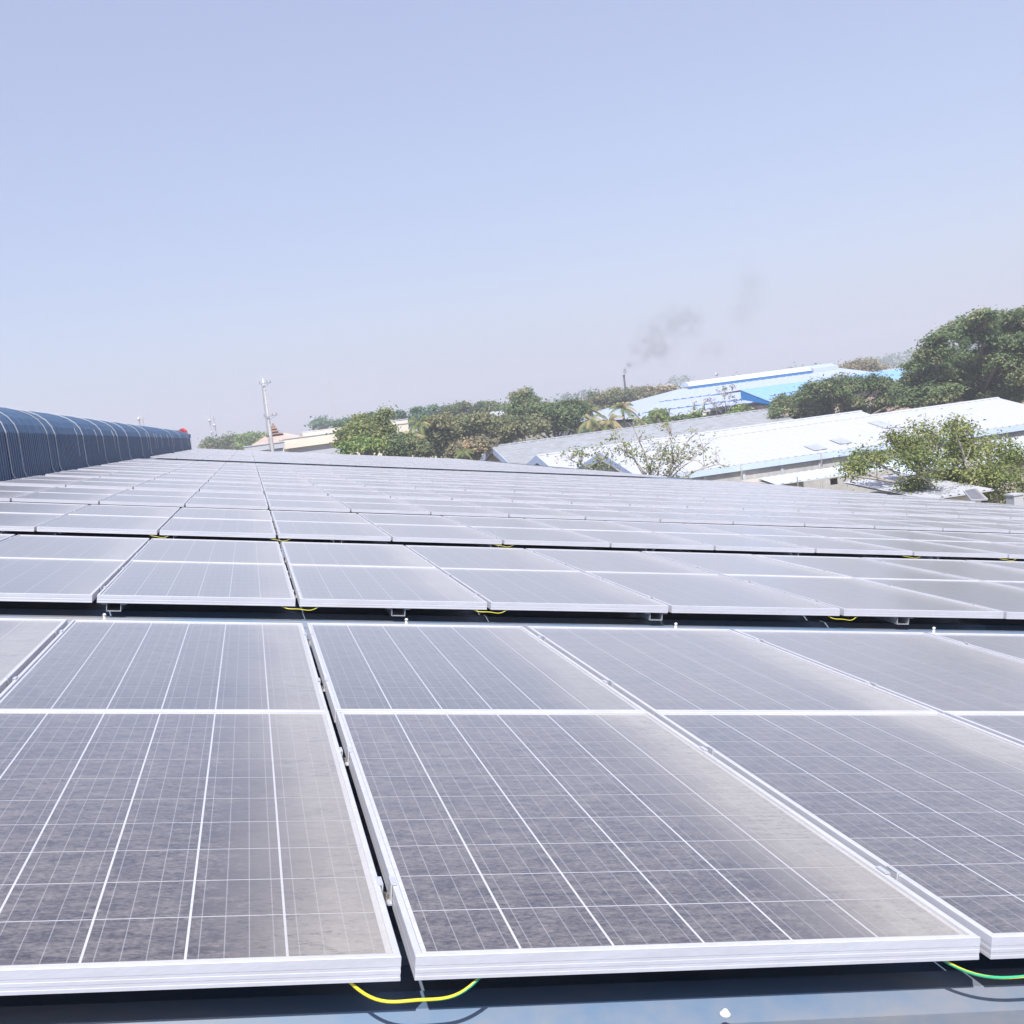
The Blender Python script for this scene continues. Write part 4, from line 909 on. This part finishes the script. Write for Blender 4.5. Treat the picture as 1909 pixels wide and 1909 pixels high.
# ------------------------------------------------------------------ smoke and haze
def smoke_blob(label, pts, Y, dens, seed, nscale=.30):
    """each puff: a sphere whose smoke thins to nothing before its skin; noise breaks it up"""
    for k, (x, y, rx, ry) in enumerate(pts):
        c0 = at(x, y, Y + (k % 3) * .5); a, b_ = rx * Y / F_PX, ry * Y / F_PX
        mb = MB(); n_, q_ = 16, 9; v = [(math.sin(math.pi * j / q_) * math.cos(2 * math.pi * i / n_), math.sin(math.pi * j / q_) * math.sin(2 * math.pi * i / n_), math.cos(math.pi * j / q_)) for j in range(q_ + 1) for i in range(n_)]
        mb.add(v, [(j * n_ + i, (j + 1) * n_ + i, (j + 1) * n_ + (i + 1) % n_, j * n_ + (i + 1) % n_) for j in range(q_) for i in range(n_)])
        mt = bpy.data.materials.new('smoke'); mt.use_nodes = True; t = mt.node_tree; t.nodes.clear()
        out = t.nodes.new('ShaderNodeOutputMaterial'); pv = t.nodes.new('ShaderNodeVolumePrincipled'); t.links.new(pv.outputs[0], out.inputs['Volume'])
        tc = t.nodes.new('ShaderNodeTexCoord'); ln = t.nodes.new('ShaderNodeVectorMath'); ln.operation = 'LENGTH'; t.links.new(tc.outputs['Object'], ln.inputs[0])
        fall = maprange(t, ln.outputs['Value'], .98, .15); nz = noise_n(t, geo_pos(t), nscale, 7, .68)
        d = math_n(t, 'MULTIPLY', math_n(t, 'MULTIPLY', maprange(t, math_n(t, 'ADD', nz, math_n(t, 'MULTIPLY', fall, .10)), .47, .64), fall), dens)
        t.links.new(d, pv.inputs['Density']); pv.inputs['Color'].default_value = (.35, .36, .38, 1)
        o = obj('smoke', mb.mesh('smoke', mt)); o.location = c0; o.scale = (a, max(a, b_) * .8, b_); tag(o, label, 'smoke', None, 'stuff')
smoke_blob('dark smoke curl right above the chimney mouth', [(1165, 692, 5, 11), (1172, 682, 9, 8)], 230, 1.3, 1, .9)
smoke_blob('pale grey smoke cloud drifting up and right from the chimney', [(1178, 677, 18, 24), (1190, 655, 30, 40), (1218, 628, 54, 54), (1262, 602, 60, 52), (1240, 655, 34, 42), (1290, 600, 40, 44), (1215, 655, 40, 40)], 232, .085, 2, .42)
smoke_blob('faint detached wisp of smoke high above the blue factory', [(1400, 530, 44, 62), (1385, 580, 40, 50)], 236, .05, 3, .4)
smoke_blob('faint lower smoke trail drifting to the right', [(1330, 655, 60, 30)], 234, .045, 4, .4)

hz = MB(); hz.box((-1398, -298, GROUND_Z - 1), (1398, 2498, 62))
mt = bpy.data.materials.new('haze_air'); mt.use_nodes = True; t = mt.node_tree; t.nodes.clear()
out = t.nodes.new('ShaderNodeOutputMaterial'); pv = t.nodes.new('ShaderNodeVolumePrincipled'); t.links.new(pv.outputs[0], out.inputs['Volume'])
pv.inputs['Color'].default_value = (0.91, 0.915, 1.0, 1); pv.inputs['Density'].default_value = 0.0010; pv.inputs['Anisotropy'].default_value = 0.25
tag(part('haze', hz, mt), kind='stuff')
scene.cycles.volume_bounces = 1
